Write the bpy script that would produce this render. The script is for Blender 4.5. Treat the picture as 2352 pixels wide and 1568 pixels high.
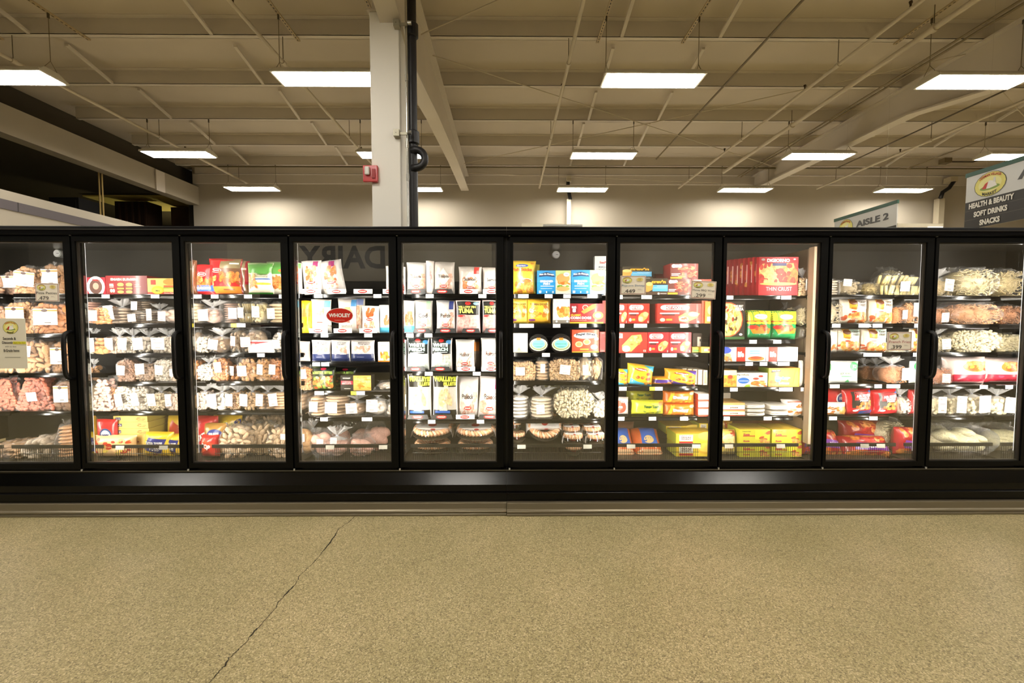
import bpy, math, random
from mathutils import Matrix, Vector
for o in list(bpy.data.objects): bpy.data.objects.remove(o)
SC = bpy.context.scene
COL = SC.collection
PI = math.pi
# ---------------------------------------------------------------- camera
F = 1000.0; CX = 1176.0; CY = 784.0; CAMZ = 1.40
YAW = 0.0085; PITCH = math.atan(50 / 1000)
cd = bpy.data.cameras.new('camera'); cam = bpy.data.objects.new('camera', cd); COL.objects.link(cam)
cd.sensor_width = 36; cd.lens = 36 * F / 2352; cd.clip_start = 0.02; cd.clip_end = 100
cam.location = (0, 0, CAMZ); cam.rotation_euler = (PI / 2 - PITCH, 0, -YAW)
SC.camera = cam
CR = cam.rotation_euler.to_matrix()
def at(px, py, Y):
    """point of the plane y = Y seen at photo pixel px, py -> (x, z)"""
    d = CR @ Vector(((px - CX) / F, (CY - py) / F, -1))
    t = Y / d.y
    return d.x * t, CAMZ + d.z * t
# ---------------------------------------------------------------- world, exposure
w = bpy.data.worlds.new('world'); SC.world = w; w.use_nodes = True
w.node_tree.nodes['Background'].inputs[0].default_value = (1, .85, .65, 1)
w.node_tree.nodes['Background'].inputs[1].default_value = 0.02
SC.view_settings.view_transform = 'Standard'; SC.view_settings.look = 'None'
SC.view_settings.gamma = 1; SC.view_settings.use_curve_mapping = False
SC.view_settings.exposure = 0.0
SC.cycles.max_bounces = 7; SC.cycles.diffuse_bounces = 3; SC.cycles.glossy_bounces = 3
SC.cycles.transmission_bounces = 2; SC.cycles.transparent_max_bounces = 14
SC.cycles.caustics_reflective = False; SC.cycles.caustics_refractive = False
SC.cycles.sample_clamp_indirect = 4
LIGHT_W = 40.0       # radiance of the hanging ceiling lamps
LED_P = 8.6          # watts of each freezer lamp side
def area(name, loc, direction, sx, sy, power, color, parent=None, spread=PI):
    l = bpy.data.lights.new(name, 'AREA'); l.shape = 'RECTANGLE'; l.size = sx; l.size_y = sy
    l.energy = power; l.color = color; l.spread = spread
    o = bpy.data.objects.new(name, l); COL.objects.link(o); o.location = loc
    o.rotation_euler = Vector(direction).to_track_quat('-Z', 'Y').to_euler()
    if parent: o.parent = parent
    return o
# ---------------------------------------------------------------- materials
MATS = {}
def lin(h):
    h = h.lstrip('#'); r = []
    for i in (0, 2, 4):
        c = int(h[i:i + 2], 16) / 255
        r.append(c / 12.92 if c <= .04045 else ((c + .055) / 1.055) ** 2.4)
    return (*r, 1)
def M(hexc, rough=.5, metal=0, noise=0, scale=40, bump=0, coat=0, spec=.5):
    """plain procedural surface: colour with a slight mottling, optional bump"""
    key = (hexc, rough, metal, noise, scale, bump, coat, spec)
    if key in MATS: return MATS[key]
    m = bpy.data.materials.new('surface'); m.use_nodes = True; MATS[key] = m
    nt = m.node_tree; b = nt.nodes['Principled BSDF']; c = lin(hexc)
    b.inputs['Base Color'].default_value = c; b.inputs['Roughness'].default_value = rough
    b.inputs['Metallic'].default_value = metal; b.inputs['Coat Weight'].default_value = coat
    b.inputs['Specular IOR Level'].default_value = spec
    b.inputs['Coat Roughness'].default_value = .12
    if noise or bump:
        tc = nt.nodes.new('ShaderNodeTexCoord'); n = nt.nodes.new('ShaderNodeTexNoise')
        n.inputs['Scale'].default_value = scale; n.inputs['Detail'].default_value = 3
        nt.links.new(tc.outputs['Object'], n.inputs['Vector'])
        if noise:
            r = nt.nodes.new('ShaderNodeValToRGB')
            r.color_ramp.elements[0].position = .35; r.color_ramp.elements[1].position = .65
            r.color_ramp.elements[0].color = tuple(x * (1 - noise) for x in c[:3]) + (1,)
            r.color_ramp.elements[1].color = tuple(min(1, x * (1 + noise * .5)) for x in c[:3]) + (1,)
            nt.links.new(n.outputs[0], r.inputs[0]); nt.links.new(r.outputs[0], b.inputs['Base Color'])
        if bump:
            bp = nt.nodes.new('ShaderNodeBump'); bp.inputs['Strength'].default_value = bump
            bp.inputs['Distance'].default_value = .01
            nt.links.new(n.outputs[0], bp.inputs['Height']); nt.links.new(bp.outputs[0], b.inputs['Normal'])
    return m
def emit(name, color, strength):
    m = bpy.data.materials.new(name); m.use_nodes = True; nt = m.node_tree
    nt.nodes.remove(nt.nodes['Principled BSDF']); e = nt.nodes.new('ShaderNodeEmission')
    e.inputs[0].default_value = (*color, 1); e.inputs[1].default_value = strength
    nt.links.new(e.outputs[0], nt.nodes['Material Output'].inputs[0]); return m
def clear(name, base, facing, rough, tint, bumpscale=0, bumpstr=.5, veil=0, stretch=(1, 1, 1)):
    """thin clear sheet: mostly transparent, reflecting more at grazing angles"""
    m = bpy.data.materials.new(name); m.use_nodes = True; nt = m.node_tree
    nt.nodes.remove(nt.nodes['Principled BSDF'])
    t = nt.nodes.new('ShaderNodeBsdfTransparent'); t.inputs[0].default_value = (*tint, 1)
    g = nt.nodes.new('ShaderNodeBsdfGlossy'); g.inputs['Roughness'].default_value = rough
    g.inputs[0].default_value = (1, 1, 1, 1)
    lw = nt.nodes.new('ShaderNodeLayerWeight'); lw.inputs[0].default_value = .5
    p = nt.nodes.new('ShaderNodeMath'); p.operation = 'POWER'; p.inputs[1].default_value = 4
    ma = nt.nodes.new('ShaderNodeMath'); ma.operation = 'MULTIPLY_ADD'
    ma.inputs[1].default_value = facing; ma.inputs[2].default_value = base; ma.use_clamp = True
    nt.links.new(lw.outputs['Facing'], p.inputs[0]); nt.links.new(p.outputs[0], ma.inputs[0])
    mx = nt.nodes.new('ShaderNodeMixShader')
    nt.links.new(ma.outputs[0], mx.inputs[0]); nt.links.new(t.outputs[0], mx.inputs[1])
    last = g
    if veil:
        d = nt.nodes.new('ShaderNodeBsdfDiffuse'); d.inputs[0].default_value = (.9, .9, .9, 1)
        m2 = nt.nodes.new('ShaderNodeMixShader'); m2.inputs[0].default_value = veil
        nt.links.new(g.outputs[0], m2.inputs[1]); nt.links.new(d.outputs[0], m2.inputs[2]); last = m2
    nt.links.new(last.outputs[0], mx.inputs[2])
    if bumpscale:
        tc = nt.nodes.new('ShaderNodeTexCoord'); n = nt.nodes.new('ShaderNodeTexNoise')
        mp = nt.nodes.new('ShaderNodeMapping'); mp.inputs['Scale'].default_value = stretch
        n.inputs['Scale'].default_value = bumpscale; n.inputs['Detail'].default_value = 4
        n.inputs['Distortion'].default_value = 1.5
        nt.links.new(tc.outputs['Object'], mp.inputs[0]); nt.links.new(mp.outputs[0], n.inputs['Vector'])
        bp = nt.nodes.new('ShaderNodeBump'); bp.inputs['Strength'].default_value = bumpstr
        bp.inputs['Distance'].default_value = .02
        nt.links.new(n.outputs[0], bp.inputs['Height'])
        nt.links.new(bp.outputs[0], g.inputs['Normal'])
    nt.links.new(mx.outputs[0], nt.nodes['Material Output'].inputs[0])
    return m
# ---------------------------------------------------------------- mesh builder
class MB:
    def __init__(s): s.v = []; s.f = []; s.m = []; s.mats = []
    def mi(s, mat):
        if mat not in s.mats: s.mats.append(mat)
        return s.mats.index(mat)
    def add(s, vs, fs, mat):
        k = len(s.v); i = s.mi(mat); s.v += [tuple(v) for v in vs]
        s.f += [tuple(k + j for j in f) for f in fs]; s.m += [i] * len(fs)
    def box(s, x0, x1, y0, y1, z0, z1, mat):
        s.add([(x0, y0, z0), (x1, y0, z0), (x1, y1, z0), (x0, y1, z0), (x0, y0, z1), (x1, y0, z1), (x1, y1, z1), (x0, y1, z1)],
              [(0, 3, 2, 1), (4, 5, 6, 7), (0, 1, 5, 4), (1, 2, 6, 5), (2, 3, 7, 6), (3, 0, 4, 7)], mat)
    def tube(s, pts, r, mat, n=8, closed=False):
        pts = [Vector(p) for p in pts]; vs = []; up0 = None
        rr = r if isinstance(r, (list, tuple)) else [r] * len(pts)
        for i, p in enumerate(pts):
            if closed: t = pts[(i + 1) % len(pts)] - pts[i - 1]
            else: t = pts[min(i + 1, len(pts) - 1)] - pts[max(i - 1, 0)]
            t.normalize()
            ref = Vector((0, 0, 1)) if abs(t.z) < .9 else Vector((1, 0, 0))
            if up0 is not None: ref = up0
            a = t.cross(ref)
            if a.length < 1e-5: a = t.cross(Vector((0, 1, 0)))
            a.normalize(); b = a.cross(t).normalized(); up0 = b
            for k in range(n):
                q = 2 * PI * k / n; vs.append(p + (a * math.cos(q) + b * math.sin(q)) * rr[i])
        fs = []; L = len(pts)
        for i in range(L if closed else L - 1):
            j = (i + 1) % L
            for k in range(n):
                k2 = (k + 1) % n; fs.append((i * n + k, i * n + k2, j * n + k2, j * n + k))
        if not closed: fs.append(tuple(range(n))[::-1]); fs.append(tuple((L - 1) * n + k for k in range(n)))
        s.add(vs, fs, mat)
    def prism_x(s, poly, x0, x1, mat):       # poly in (y, z)
        n = len(poly); vs = [(x0, y, z) for y, z in poly] + [(x1, y, z) for y, z in poly]
        s.add(vs, [(i, (i + 1) % n, n + (i + 1) % n, n + i) for i in range(n)] + [tuple(range(n))[::-1], tuple(range(n, 2 * n))], mat)
    def ball(s, c, r, mat, rot=None, seg=8, rings=5, jit=0, rnd=None):
        vs = [(0, 0, -1)]
        for i in range(1, rings):
            a = PI * i / rings
            for k in range(seg):
                q = 2 * PI * k / seg; vs.append((math.sin(a) * math.cos(q), math.sin(a) * math.sin(q), -math.cos(a)))
        vs.append((0, 0, 1)); out = []
        for v in vs:
            j = 1 + (rnd.uniform(-jit, jit) if rnd else 0)
            q = Vector((v[0] * r[0] * j, v[1] * r[1] * j, v[2] * r[2] * j))
            if rot: q.rotate(rot)
            out.append(q + Vector(c))
        fs = []; L = len(vs) - 1
        for k in range(seg):
            k2 = (k + 1) % seg; fs.append((0, 1 + k2, 1 + k)); fs.append((L, L - seg + k, L - seg + k2))
            for i in range(rings - 2):
                fs.append((1 + i * seg + k, 1 + i * seg + k2, 1 + (i + 1) * seg + k2, 1 + (i + 1) * seg + k))
        s.add(out, fs, mat)
    def mesh(s, smooth=False, name='mesh', autos=None):
        me = bpy.data.meshes.new(name); me.from_pydata([tuple(v) for v in s.v], [], s.f)
        for m in s.mats: me.materials.append(m)
        me.polygons.foreach_set('material_index', s.m)
        if smooth: me.polygons.foreach_set('use_smooth', [True] * len(s.f))
        if autos is not None:
            me.polygons.foreach_set('use_smooth', [True] * len(s.f))
            try: me.set_sharp_from_angle(angle=autos)
            except Exception: pass
        me.update(); return me
    def build(s, name, parent=None, smooth=False, loc=None, autos=None):
        o = bpy.data.objects.new(name, s.mesh(smooth, name, autos)); COL.objects.link(o)
        if parent: o.parent = parent
        if loc: o.location = loc
        return o
def tag(o, label=None, cat=None, group=None, kind=None):
    if label: o['label'] = label
    if cat: o['category'] = cat
    if group: o['group'] = group
    if kind: o['kind'] = kind
    return o
def empty(name, loc=(0, 0, 0), rz=0):
    o = bpy.data.objects.new(name, None); COL.objects.link(o); o.location = loc; o.rotation_euler = (0, 0, rz)
    o.empty_display_size = .05; return o
def link(name, me, parent=None, loc=None, scale=None, rot=None):
    o = bpy.data.objects.new(name, me); COL.objects.link(o)
    if parent: o.parent = parent
    if loc: o.location = loc
    if scale: o.scale = scale
    if rot: o.rotation_euler = rot
    return o
# ---------------------------------------------------------------- lettering (built-in font turned into mesh, unit box)
TXT = {}
def text_poly(s, bold=0.0, shear=0.0):
    key = (s, bold, shear)
    if key in TXT: return TXT[key]
    c = bpy.data.curves.new('t', 'FONT'); c.body = s; c.resolution_u = 3; c.offset = bold; c.shear = shear
    o = bpy.data.objects.new('t', c); COL.objects.link(o)
    dg = bpy.context.evaluated_depsgraph_get(); dg.update()
    me = bpy.data.meshes.new_from_object(o.evaluated_get(dg))
    vs = [(v.co.x, v.co.y) for v in me.vertices]; fs = [tuple(p.vertices) for p in me.polygons]
    bpy.data.objects.remove(o); bpy.data.curves.remove(c); bpy.data.meshes.remove(me)
    if not vs: vs = [(0, 0), (1, 0), (1, 1)]; fs = [(0, 1, 2)]
    x0 = min(v[0] for v in vs); x1 = max(v[0] for v in vs); y0 = min(v[1] for v in vs); y1 = max(v[1] for v in vs)
    vs = [((x - x0) / (x1 - x0) - .5, (y - y0) / max(1e-6, y1 - y0) - .5) for x, y in vs]
    TXT[key] = (vs, fs); return TXT[key]
INK = dict(rough=.45, coat=.2)
def draw(mb, S, ops, rough=.4, lift=.0006, curved=False):
    """lay printed shapes on a surface; S(u, v, off) gives the 3-D point"""
    k = 0
    for op in ops:
        k += 1; off = lift * (1 if not curved else 2.5) + lift * .35 * k; t = op[0]
        if t == 'r':
            _, u0, v0, u1, v1, col = op
            nu = max(1, int(abs(u1 - u0) / .07)) if curved else 1; nv = max(1, int(abs(v1 - v0) / .07)) if curved else 1
            vs = [S(u0 + (u1 - u0) * i / nu, v0 + (v1 - v0) * j / nv, off) for j in range(nv + 1) for i in range(nu + 1)]
            fs = [(j * (nu + 1) + i, j * (nu + 1) + i + 1, (j + 1) * (nu + 1) + i + 1, (j + 1) * (nu + 1) + i) for j in range(nv) for i in range(nu)]
            mb.add(vs, fs, M(col, rough))
        elif t == 'e':
            _, cu, cv, ru, rv, col = op; n = 18; R = 3 if curved and max(ru, rv) > .12 else 1
            vs = [S(cu, cv, off)]; fs = []
            for r in range(1, R + 1):
                for i in range(n):
                    q = 2 * PI * i / n; vs.append(S(cu + ru * r / R * math.cos(q), cv + rv * r / R * math.sin(q), off))
            for i in range(n):
                j = (i + 1) % n; fs.append((0, 1 + i, 1 + j))
                for r in range(R - 1): fs.append((1 + r * n + i, 1 + (r + 1) * n + i, 1 + (r + 1) * n + j, 1 + r * n + j))
            mb.add(vs, fs, M(col, rough))
        elif t == 'p':
            _, pts, col = op
            if not curved: mb.add([S(u, v, off) for u, v in pts], [tuple(range(len(pts)))], M(col, rough)); continue
            fine = []; cu = sum(p[0] for p in pts) / len(pts); cv = sum(p[1] for p in pts) / len(pts); R = 4
            for i, p in enumerate(pts):
                q = pts[(i + 1) % len(pts)]; m = max(1, int(math.hypot(q[0] - p[0], q[1] - p[1]) / .08))
                fine += [(p[0] + (q[0] - p[0]) * j / m, p[1] + (q[1] - p[1]) * j / m) for j in range(m)]
            n = len(fine); vs = [S(cu, cv, off)] + [S(cu + (u - cu) * r / R, cv + (v - cv) * r / R, off) for r in range(1, R + 1) for u, v in fine]
            fs = []
            for i in range(n):
                j = (i + 1) % n; fs.append((0, 1 + i, 1 + j))
                for r in range(R - 1): fs.append((1 + r * n + i, 1 + (r + 1) * n + i, 1 + (r + 1) * n + j, 1 + r * n + j))
            mb.add(vs, fs, M(col, rough))
        elif t == 't':
            s, cu, cv, wd, ht, col = op[1:7]; bold = op[7] if len(op) > 7 else .02; rot = op[8] if len(op) > 8 else 0
            arc = op[9] if len(op) > 9 else 0
            if curved: off += .003
            vs, fs = text_poly(s, bold); c, sn = math.cos(rot), math.sin(rot); out = []
            for x, y in vs:
                X = x * wd; Y = y * ht
                if arc: Y += arc * (1 - (2 * x) ** 2)
                out.append(S(cu + X * c - Y * sn, cv + X * sn + Y * c, off))
            mb.add(out, fs, M(col, rough))
        elif t == 'b':
            _, u0, v0, u1, v1, n, size, cols, seed = op; rnd = random.Random(seed)
            for i in range(n):
                cu = rnd.uniform(u0, u1); cv = rnd.uniform(v0, v1); a = rnd.uniform(0, PI)
                ru = size * rnd.uniform(.7, 1.3); rv = ru * rnd.uniform(.5, .9); col = rnd.choice(cols); m = 9
                pts = []
                for q in range(m):
                    x = ru * math.cos(2 * PI * q / m); y = rv * math.sin(2 * PI * q / m)
                    uu = min(u1 + size * .5, max(u0 - size * .5, cu + x * math.cos(a) - y * math.sin(a)))
                    vv = min(v1 + size * .5, max(v0 - size * .5, cv + x * math.sin(a) + y * math.cos(a)))
                    pts.append(S(min(.995, max(.005, uu)), min(.99, max(.01, vv)), off + i * .000004))
                mb.add([S(min(.99, max(.01, cu)), min(.99, max(.01, cv)), off + i * .000004)] + pts, [(0, 1 + q, 1 + (q + 1) % m) for q in range(m)], M(col, rough, noise=.4, scale=45))
# ================================================================ THE BUILDING
WALLY = 11.5; REARY = -6.2; XL = -13.5; XR = 14.0
P_BOT = CAMZ + 3.72; DECK = CAMZ + 3.93
ceil_m = M('#d3c7b6', .75, noise=.06, scale=.6)
beam_m = M('#e0d6c8', .6, noise=.04, scale=1.5)
wall_m = M('#c4baa8', .8, noise=.05, scale=.8)
pipe_m = M('#d2c6b0', .5)
def floor_mat():
    m = bpy.data.materials.new('terrazzo'); m.use_nodes = True; nt = m.node_tree; b = nt.nodes['Principled BSDF']
    tc = nt.nodes.new('ShaderNodeTexCoord')
    v = nt.nodes.new('ShaderNodeTexVoronoi'); v.inputs['Scale'].default_value = 190
    n = nt.nodes.new('ShaderNodeTexNoise'); n.inputs['Scale'].default_value = 1.3; n.inputs['Detail'].default_value = 4
    n2 = nt.nodes.new('ShaderNodeTexNoise'); n2.inputs['Scale'].default_value = 160; n2.inputs['Detail'].default_value = 2
    for q in (v, n, n2): nt.links.new(tc.outputs['Object'], q.inputs['Vector'])
    r = nt.nodes.new('ShaderNodeValToRGB'); e = r.color_ramp.elements
    e[0].position = 0; e[0].color = lin('#8f8872'); e[1].position = 1; e[1].color = lin('#efe9d2')
    for p, c in ((.22, '#b5ad90'), (.5, '#c6be9e'), (.8, '#d3cbae')):
        q = r.color_ramp.elements.new(p); q.color = lin(c)
    sp = nt.nodes.new('ShaderNodeSeparateColor'); nt.links.new(v.outputs['Color'], sp.inputs[0])
    nt.links.new(sp.outputs[0], r.inputs[0])
    r2 = nt.nodes.new('ShaderNodeValToRGB'); r2.color_ramp.elements[0].position = .3; r2.color_ramp.elements[1].position = .7
    r2.color_ramp.elements[0].color = lin('#e3dcc0'); r2.color_ramp.elements[1].color = lin('#fff4dc')
    nt.links.new(n.outputs[0], r2.inputs[0])
    r3 = nt.nodes.new('ShaderNodeValToRGB'); r3.color_ramp.elements[0].position = .3; r3.color_ramp.elements[1].position = .7
    r3.color_ramp.elements[0].color = (.62, .6, .55, 1); r3.color_ramp.elements[1].color = (1, 1, 1, 1)
    nt.links.new(n2.outputs[0], r3.inputs[0])
    mx = nt.nodes.new('ShaderNodeMix'); mx.data_type = 'RGBA'; mx.blend_type = 'MULTIPLY'; mx.inputs[0].default_value = 1
    mx2 = nt.nodes.new('ShaderNodeMix'); mx2.data_type = 'RGBA'; mx2.blend_type = 'MULTIPLY'; mx2.inputs[0].default_value = 1
    nt.links.new(r.outputs[0], mx.inputs[6]); nt.links.new(r2.outputs[0], mx.inputs[7])
    nt.links.new(mx.outputs[2], mx2.inputs[6]); nt.links.new(r3.outputs[0], mx2.inputs[7])
    nt.links.new(mx2.outputs[2], b.inputs['Base Color'])
    b.inputs['Roughness'].default_value = .36; b.inputs['Specular IOR Level'].default_value = .42
    bp = nt.nodes.new('ShaderNodeBump'); bp.inputs['Strength'].default_value = .15; bp.inputs['Distance'].default_value = .003
    nt.links.new(n2.outputs[0], bp.inputs['Height']); nt.links.new(bp.outputs[0], b.inputs['Normal'])
    return m
b = MB(); b.box(XL, XR, REARY, WALLY, -.1, 0, floor_mat()); fl = tag(b.build('floor'), kind='structure')
# the crack across the slab: an open groove, thin and jagged
b = MB(); crk = M('#2a2415', .9); px = [(815, 1186), (800, 1200), (779, 1214), (757, 1247), (735, 1275), (712, 1300), (690, 1320), (679, 1340), (664, 1356), (643, 1378), (634, 1395), (616, 1416), (596, 1438), (583, 1449), (569, 1470), (552, 1487), (540, 1499), (526, 1511), (519, 1526), (510, 1535), (492, 1554), (478, 1570), (450, 1600), (430, 1640)]
rnd = random.Random(3); pts = []
for x, y in px:
    d = CR @ Vector(((x - CX) / F, (CY - y) / F, -1)); t = -CAMZ / d.z; pts.append(Vector((d.x * t, d.y * t, .0012)))
fine = []
for i in range(len(pts) - 1):
    for k in range(4):
        p = pts[i].lerp(pts[i + 1], k / 4); p.x += rnd.uniform(-.0035, .0035); fine.append(p)
vs = []
for i, p in enumerate(fine):
    wd = .0012 + .0016 * (rnd.random() ** 2) + (.002 if (i // 5) % 4 == 2 else 0)
    vs += [(p.x - wd, p.y, p.z), (p.x + wd, p.y, p.z)]
b.add(vs, [(2 * i, 2 * i + 1, 2 * i + 3, 2 * i + 2) for i in range(len(fine) - 1)], crk); b.build('crack', fl)
# walls
b = MB(); b.box(-8.15, XR, WALLY, WALLY + .2, 0, DECK, wall_m); wf = tag(b.build('wall_far'), kind='structure')
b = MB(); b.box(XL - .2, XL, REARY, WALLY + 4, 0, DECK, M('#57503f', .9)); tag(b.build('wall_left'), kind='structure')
b = MB(); b.box(XR, XR + .2, REARY, WALLY + .2, 0, DECK, wall_m); tag(b.build('wall_right'), kind='structure')
b = MB(); b.box(XL, XR, REARY - .2, REARY, 0, DECK, wall_m); wr = tag(b.build('wall_rear'), kind='structure')
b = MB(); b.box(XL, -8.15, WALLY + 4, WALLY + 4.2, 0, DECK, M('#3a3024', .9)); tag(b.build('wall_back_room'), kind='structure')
# the rear wall's department lettering (seen mirrored in the freezer glass)
def wall_text(s, x, z, wd, ht, y, parent, col='#1d1c1a'):
    b = MB(); vs, fs = text_poly(s, .03); n = len(vs)
    b.add([(x - vx * wd, y, z + vy * ht) for vx, vy in vs], [f[::-1] for f in fs], M(col, .5)); return b.build('lettering', parent)
x0, zt = at(692, 566, 6.3 - REARY); x1, zb = at(888, 618, 6.3 - REARY)
b = MB(); b.box(x0 - 2, x1 + 3, REARY + .01, REARY + .12, zb - .35, zt + .5, M('#e0d6bd', .7)); s = b.build('department_sign')
tag(s, 'pale wall board spelling the dairy department, facing the freezers', 'sign')
wall_text('DAIRY', (x0 + x1) / 2, (zt + zb) / 2, x1 - x0, zt - zb, REARY + .125, s)
# dairy cooler that stands under it, behind the camera
b = MB(); blk = M('#121212', .4); b.box(-7, 3, REARY + .02, REARY + .9, 0, .5, blk); b.box(-7, 3, REARY + .02, REARY + .1, .5, 2.3, M('#2a2a2c', .5)); b.box(-7, 3, REARY + .02, REARY + .8, 2.2, 2.4, blk)
dc = b.build('dairy_cooler'); tag(dc, 'long black open dairy cooler under the department board', 'cooler')
for z in (.9, 1.25, 1.6, 1.95):
    b = MB(); b.box(-6.98, 2.98, REARY + .1, REARY + .6, z, z + .03, M('#3a3a3a', .4)); b.build('shelf', dc)
# roof: deck, purlins and bridging
b = MB(); b.box(-8.4, XR, REARY, WALLY + .2, DECK, DECK + .08, ceil_m); ce = tag(b.build('ceiling'), kind='structure')
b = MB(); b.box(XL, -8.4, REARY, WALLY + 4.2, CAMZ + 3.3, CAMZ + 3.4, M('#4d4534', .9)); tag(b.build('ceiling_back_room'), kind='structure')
b = MB(); b.box(-8.42, -8.4, REARY, WALLY + .2, CAMZ + 3.42, DECK, M('#4a4335', .9)); b.box(-8.42, -8.4, WALLY + .2, WALLY + 4.2, 0, DECK, M('#4a4335', .9)); tag(b.build('wall_and_gap_shade'), kind='structure')  # first sheet closes the open gap above the girder, its shade put in as colour
PY = [5.92 + 1.2 * k for k in range(-9, 5)] + [WALLY - .12]
for y in PY:
    b = MB(); z0 = P_BOT; t = .006
    b.box(-8.0, XR, y, y + t, z0, DECK, beam_m); b.box(-8.0, XR, y, y + .075, z0, z0 + t, beam_m)
    b.box(-8.0, XR, y - .07, y, DECK - t, DECK, beam_m); b.box(-8.0, XR, y + .069, y + .075, z0, z0 + .02, beam_m)
    b.build('purlin', ce)
b = MB(); b.box(-8.1, XR, WALLY - .06, WALLY, P_BOT - .22, P_BOT + .02, beam_m); b.build('eave_strut', ce)
for X in (-6.25, -3.88, 1.5, 2.8, 9.2):
    for i in range(1, len(PY) - 1):
        b = MB(); y0, y1 = PY[i - 1] + .5, PY[i]
        b.prism_x([(y0, DECK - .03), (y1, P_BOT + .03), (y1, P_BOT + .0), (y0, DECK - .06)], X - .022, X + .022, beam_m)
        b.build('bridging_bar', ce)
# main roof beams along the depth of the hall (bottom is haunched towards the columns)
def roof_beam(X, prof, top, wd, label):
    b = MB(); n = len(prof)
    poly = [(y, CAMZ + h + .02) for y, h in prof] + [(prof[-1][0], CAMZ + top), (prof[0][0], CAMZ + top)]
    b.prism_x(poly, X - .012, X + .012, beam_m)
    for (ya, ha), (yb, hb) in zip(prof[:-1], prof[1:]):
        b.prism_x([(ya, CAMZ + ha), (yb, CAMZ + hb), (yb, CAMZ + hb + .025), (ya, CAMZ + ha + .025)], X - wd / 2, X + wd / 2, beam_m)
    b.box(X - wd / 2, X + wd / 2, prof[0][0], prof[-1][0], CAMZ + top - .02, CAMZ + top, beam_m)
    o = b.build('roof_beam'); tag(o, label, 'beam', 'main roof beams'); return o
bp_ = roof_beam(-1.12, [(REARY, 3.1), (3.2, 3.07), (4.75, 2.72), (6.6, 2.98), (9.0, 3.2), (11.45, 3.33)], 3.71, .2, 'cream steel roof beam running back from the top of the white column')
roof_beam(6.4, [(REARY, 3.1), (3.0, 3.0), (5.0, 2.86), (7.0, 3.23), (11.45, 3.36)], 3.71, .2, 'cream steel roof beam above the hanging aisle signs at right')
b = MB(); gm = M('#b0a692', .7, noise=.05, scale=1)
b.box(-8.25, -8.0, REARY, WALLY + .0, CAMZ + 2.96, CAMZ + 3.42, gm); o = b.build('roof_girder')
tag(o, 'deep cream girder over the dark opening at the far left', 'beam')
b = MB(); b.box(-8.0, -7.97, 10.1, 10.35, CAMZ + 2.94, CAMZ + 3.4, beam_m); b.build('splice_plate', o)
# dark space beyond the opening: ceiling patch coloured yellow as if lit, brown panelling
b = MB(); b.box(-11.2, -8.45, 11.72, 13.3, CAMZ + 3.3 - .06, CAMZ + 3.3 - .02, M('#e0cf7a', .7)); o = b.build('painted_light_patch')
tag(o, 'ceiling patch coloured yellow as if lit, in the dark room beyond the girder', 'painted light patch')
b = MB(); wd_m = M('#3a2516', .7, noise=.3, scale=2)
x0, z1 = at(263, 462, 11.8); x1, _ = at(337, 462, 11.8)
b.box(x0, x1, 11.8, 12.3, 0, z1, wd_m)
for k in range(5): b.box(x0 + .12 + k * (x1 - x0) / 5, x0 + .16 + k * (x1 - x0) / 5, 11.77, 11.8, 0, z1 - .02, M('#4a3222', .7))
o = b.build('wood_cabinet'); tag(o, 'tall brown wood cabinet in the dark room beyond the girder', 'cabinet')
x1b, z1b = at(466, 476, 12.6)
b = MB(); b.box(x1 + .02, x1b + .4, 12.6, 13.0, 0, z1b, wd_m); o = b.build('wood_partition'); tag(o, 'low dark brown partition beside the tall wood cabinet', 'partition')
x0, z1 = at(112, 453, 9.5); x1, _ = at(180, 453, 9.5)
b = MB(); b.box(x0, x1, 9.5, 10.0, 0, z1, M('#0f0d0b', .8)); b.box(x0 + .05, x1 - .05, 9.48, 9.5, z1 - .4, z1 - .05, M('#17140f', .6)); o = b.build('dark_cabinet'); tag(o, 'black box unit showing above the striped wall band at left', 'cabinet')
for px0, lab in ((229, 'left one of two thin vertical posts above the wall band'), (236, 'right one of two thin vertical posts above the wall band')):
    x, _ = at(px0, 450, 9.1); b = MB(); b.tube([(x, 9.1, 2.0), (x, 9.1, CAMZ + 3.3)], .014, M('#b79a5a', .5)); tag(b.build('thin_post'), lab, 'post', 'thin posts')
x, z = -9.6, 2.75
b = MB(); b.box(x - .25, x + .25, 14.0, 14.2, z, z + .05, M('#55503f', .5)); o = b.build('work_lamp'); tag(o, 'lamp on the floor stand lighting the ceiling of the room beyond', 'lamp')
b = MB(); b.tube([(x, 14.1, 0), (x, 14.1, z)], .02, M('#55503f', .5)); b.build('stand', o)
b = MB(); b.box(x - .22, x + .22, 14.02, 14.18, z + .051, z + .06, emit('work_lamp_glow', (1, .85, .45), 130)); b.build('glowing_panel', o)
# bulkhead with the grey stripe at left
def LZ(px, py, X):          # height of a point on the plane x = X
    d = CR @ Vector(((px - CX) / F, (CY - py) / F, -1)); return CAMZ + d.z * X / d.x
BX = -7.0; zt = LZ(2, 434, BX); zm = LZ(2, 456, BX); zl = LZ(2, 478, BX)
b = MB(); b.box(BX - .25, BX, 2, 10.6, 0, zl, M('#aca393', .6)); b.box(BX - .25, BX, 2, 10.6, zm, zt, M('#aaa191', .6))
b.box(BX - .25, BX + .012, 2, 10.6, zl, zm, M('#554e52', .5))
for y in (6.35, 8.8): b.box(BX, BX + .014, y, y + .012, zl, zm, M('#2b2626', .6))
tag(b.build('wall_left_low'), kind='structure')
x0, z0 = at(60, 523, 5.6); x1, _ = at(235, 520, 5.6)
b = MB(); b.box(x0 - .5, x1, 5.6, 5.75, 0, z0 + .02, M('#e6dcc4', .6)); b.box(x0 - .5, x1 + .01, 5.58, 5.6, z0 - .02, z0 + .02, M('#efe6d0', .5))
tag(b.build('partition_panel'), 'pale panel top just above the freezer at far left', 'partition')
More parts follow.
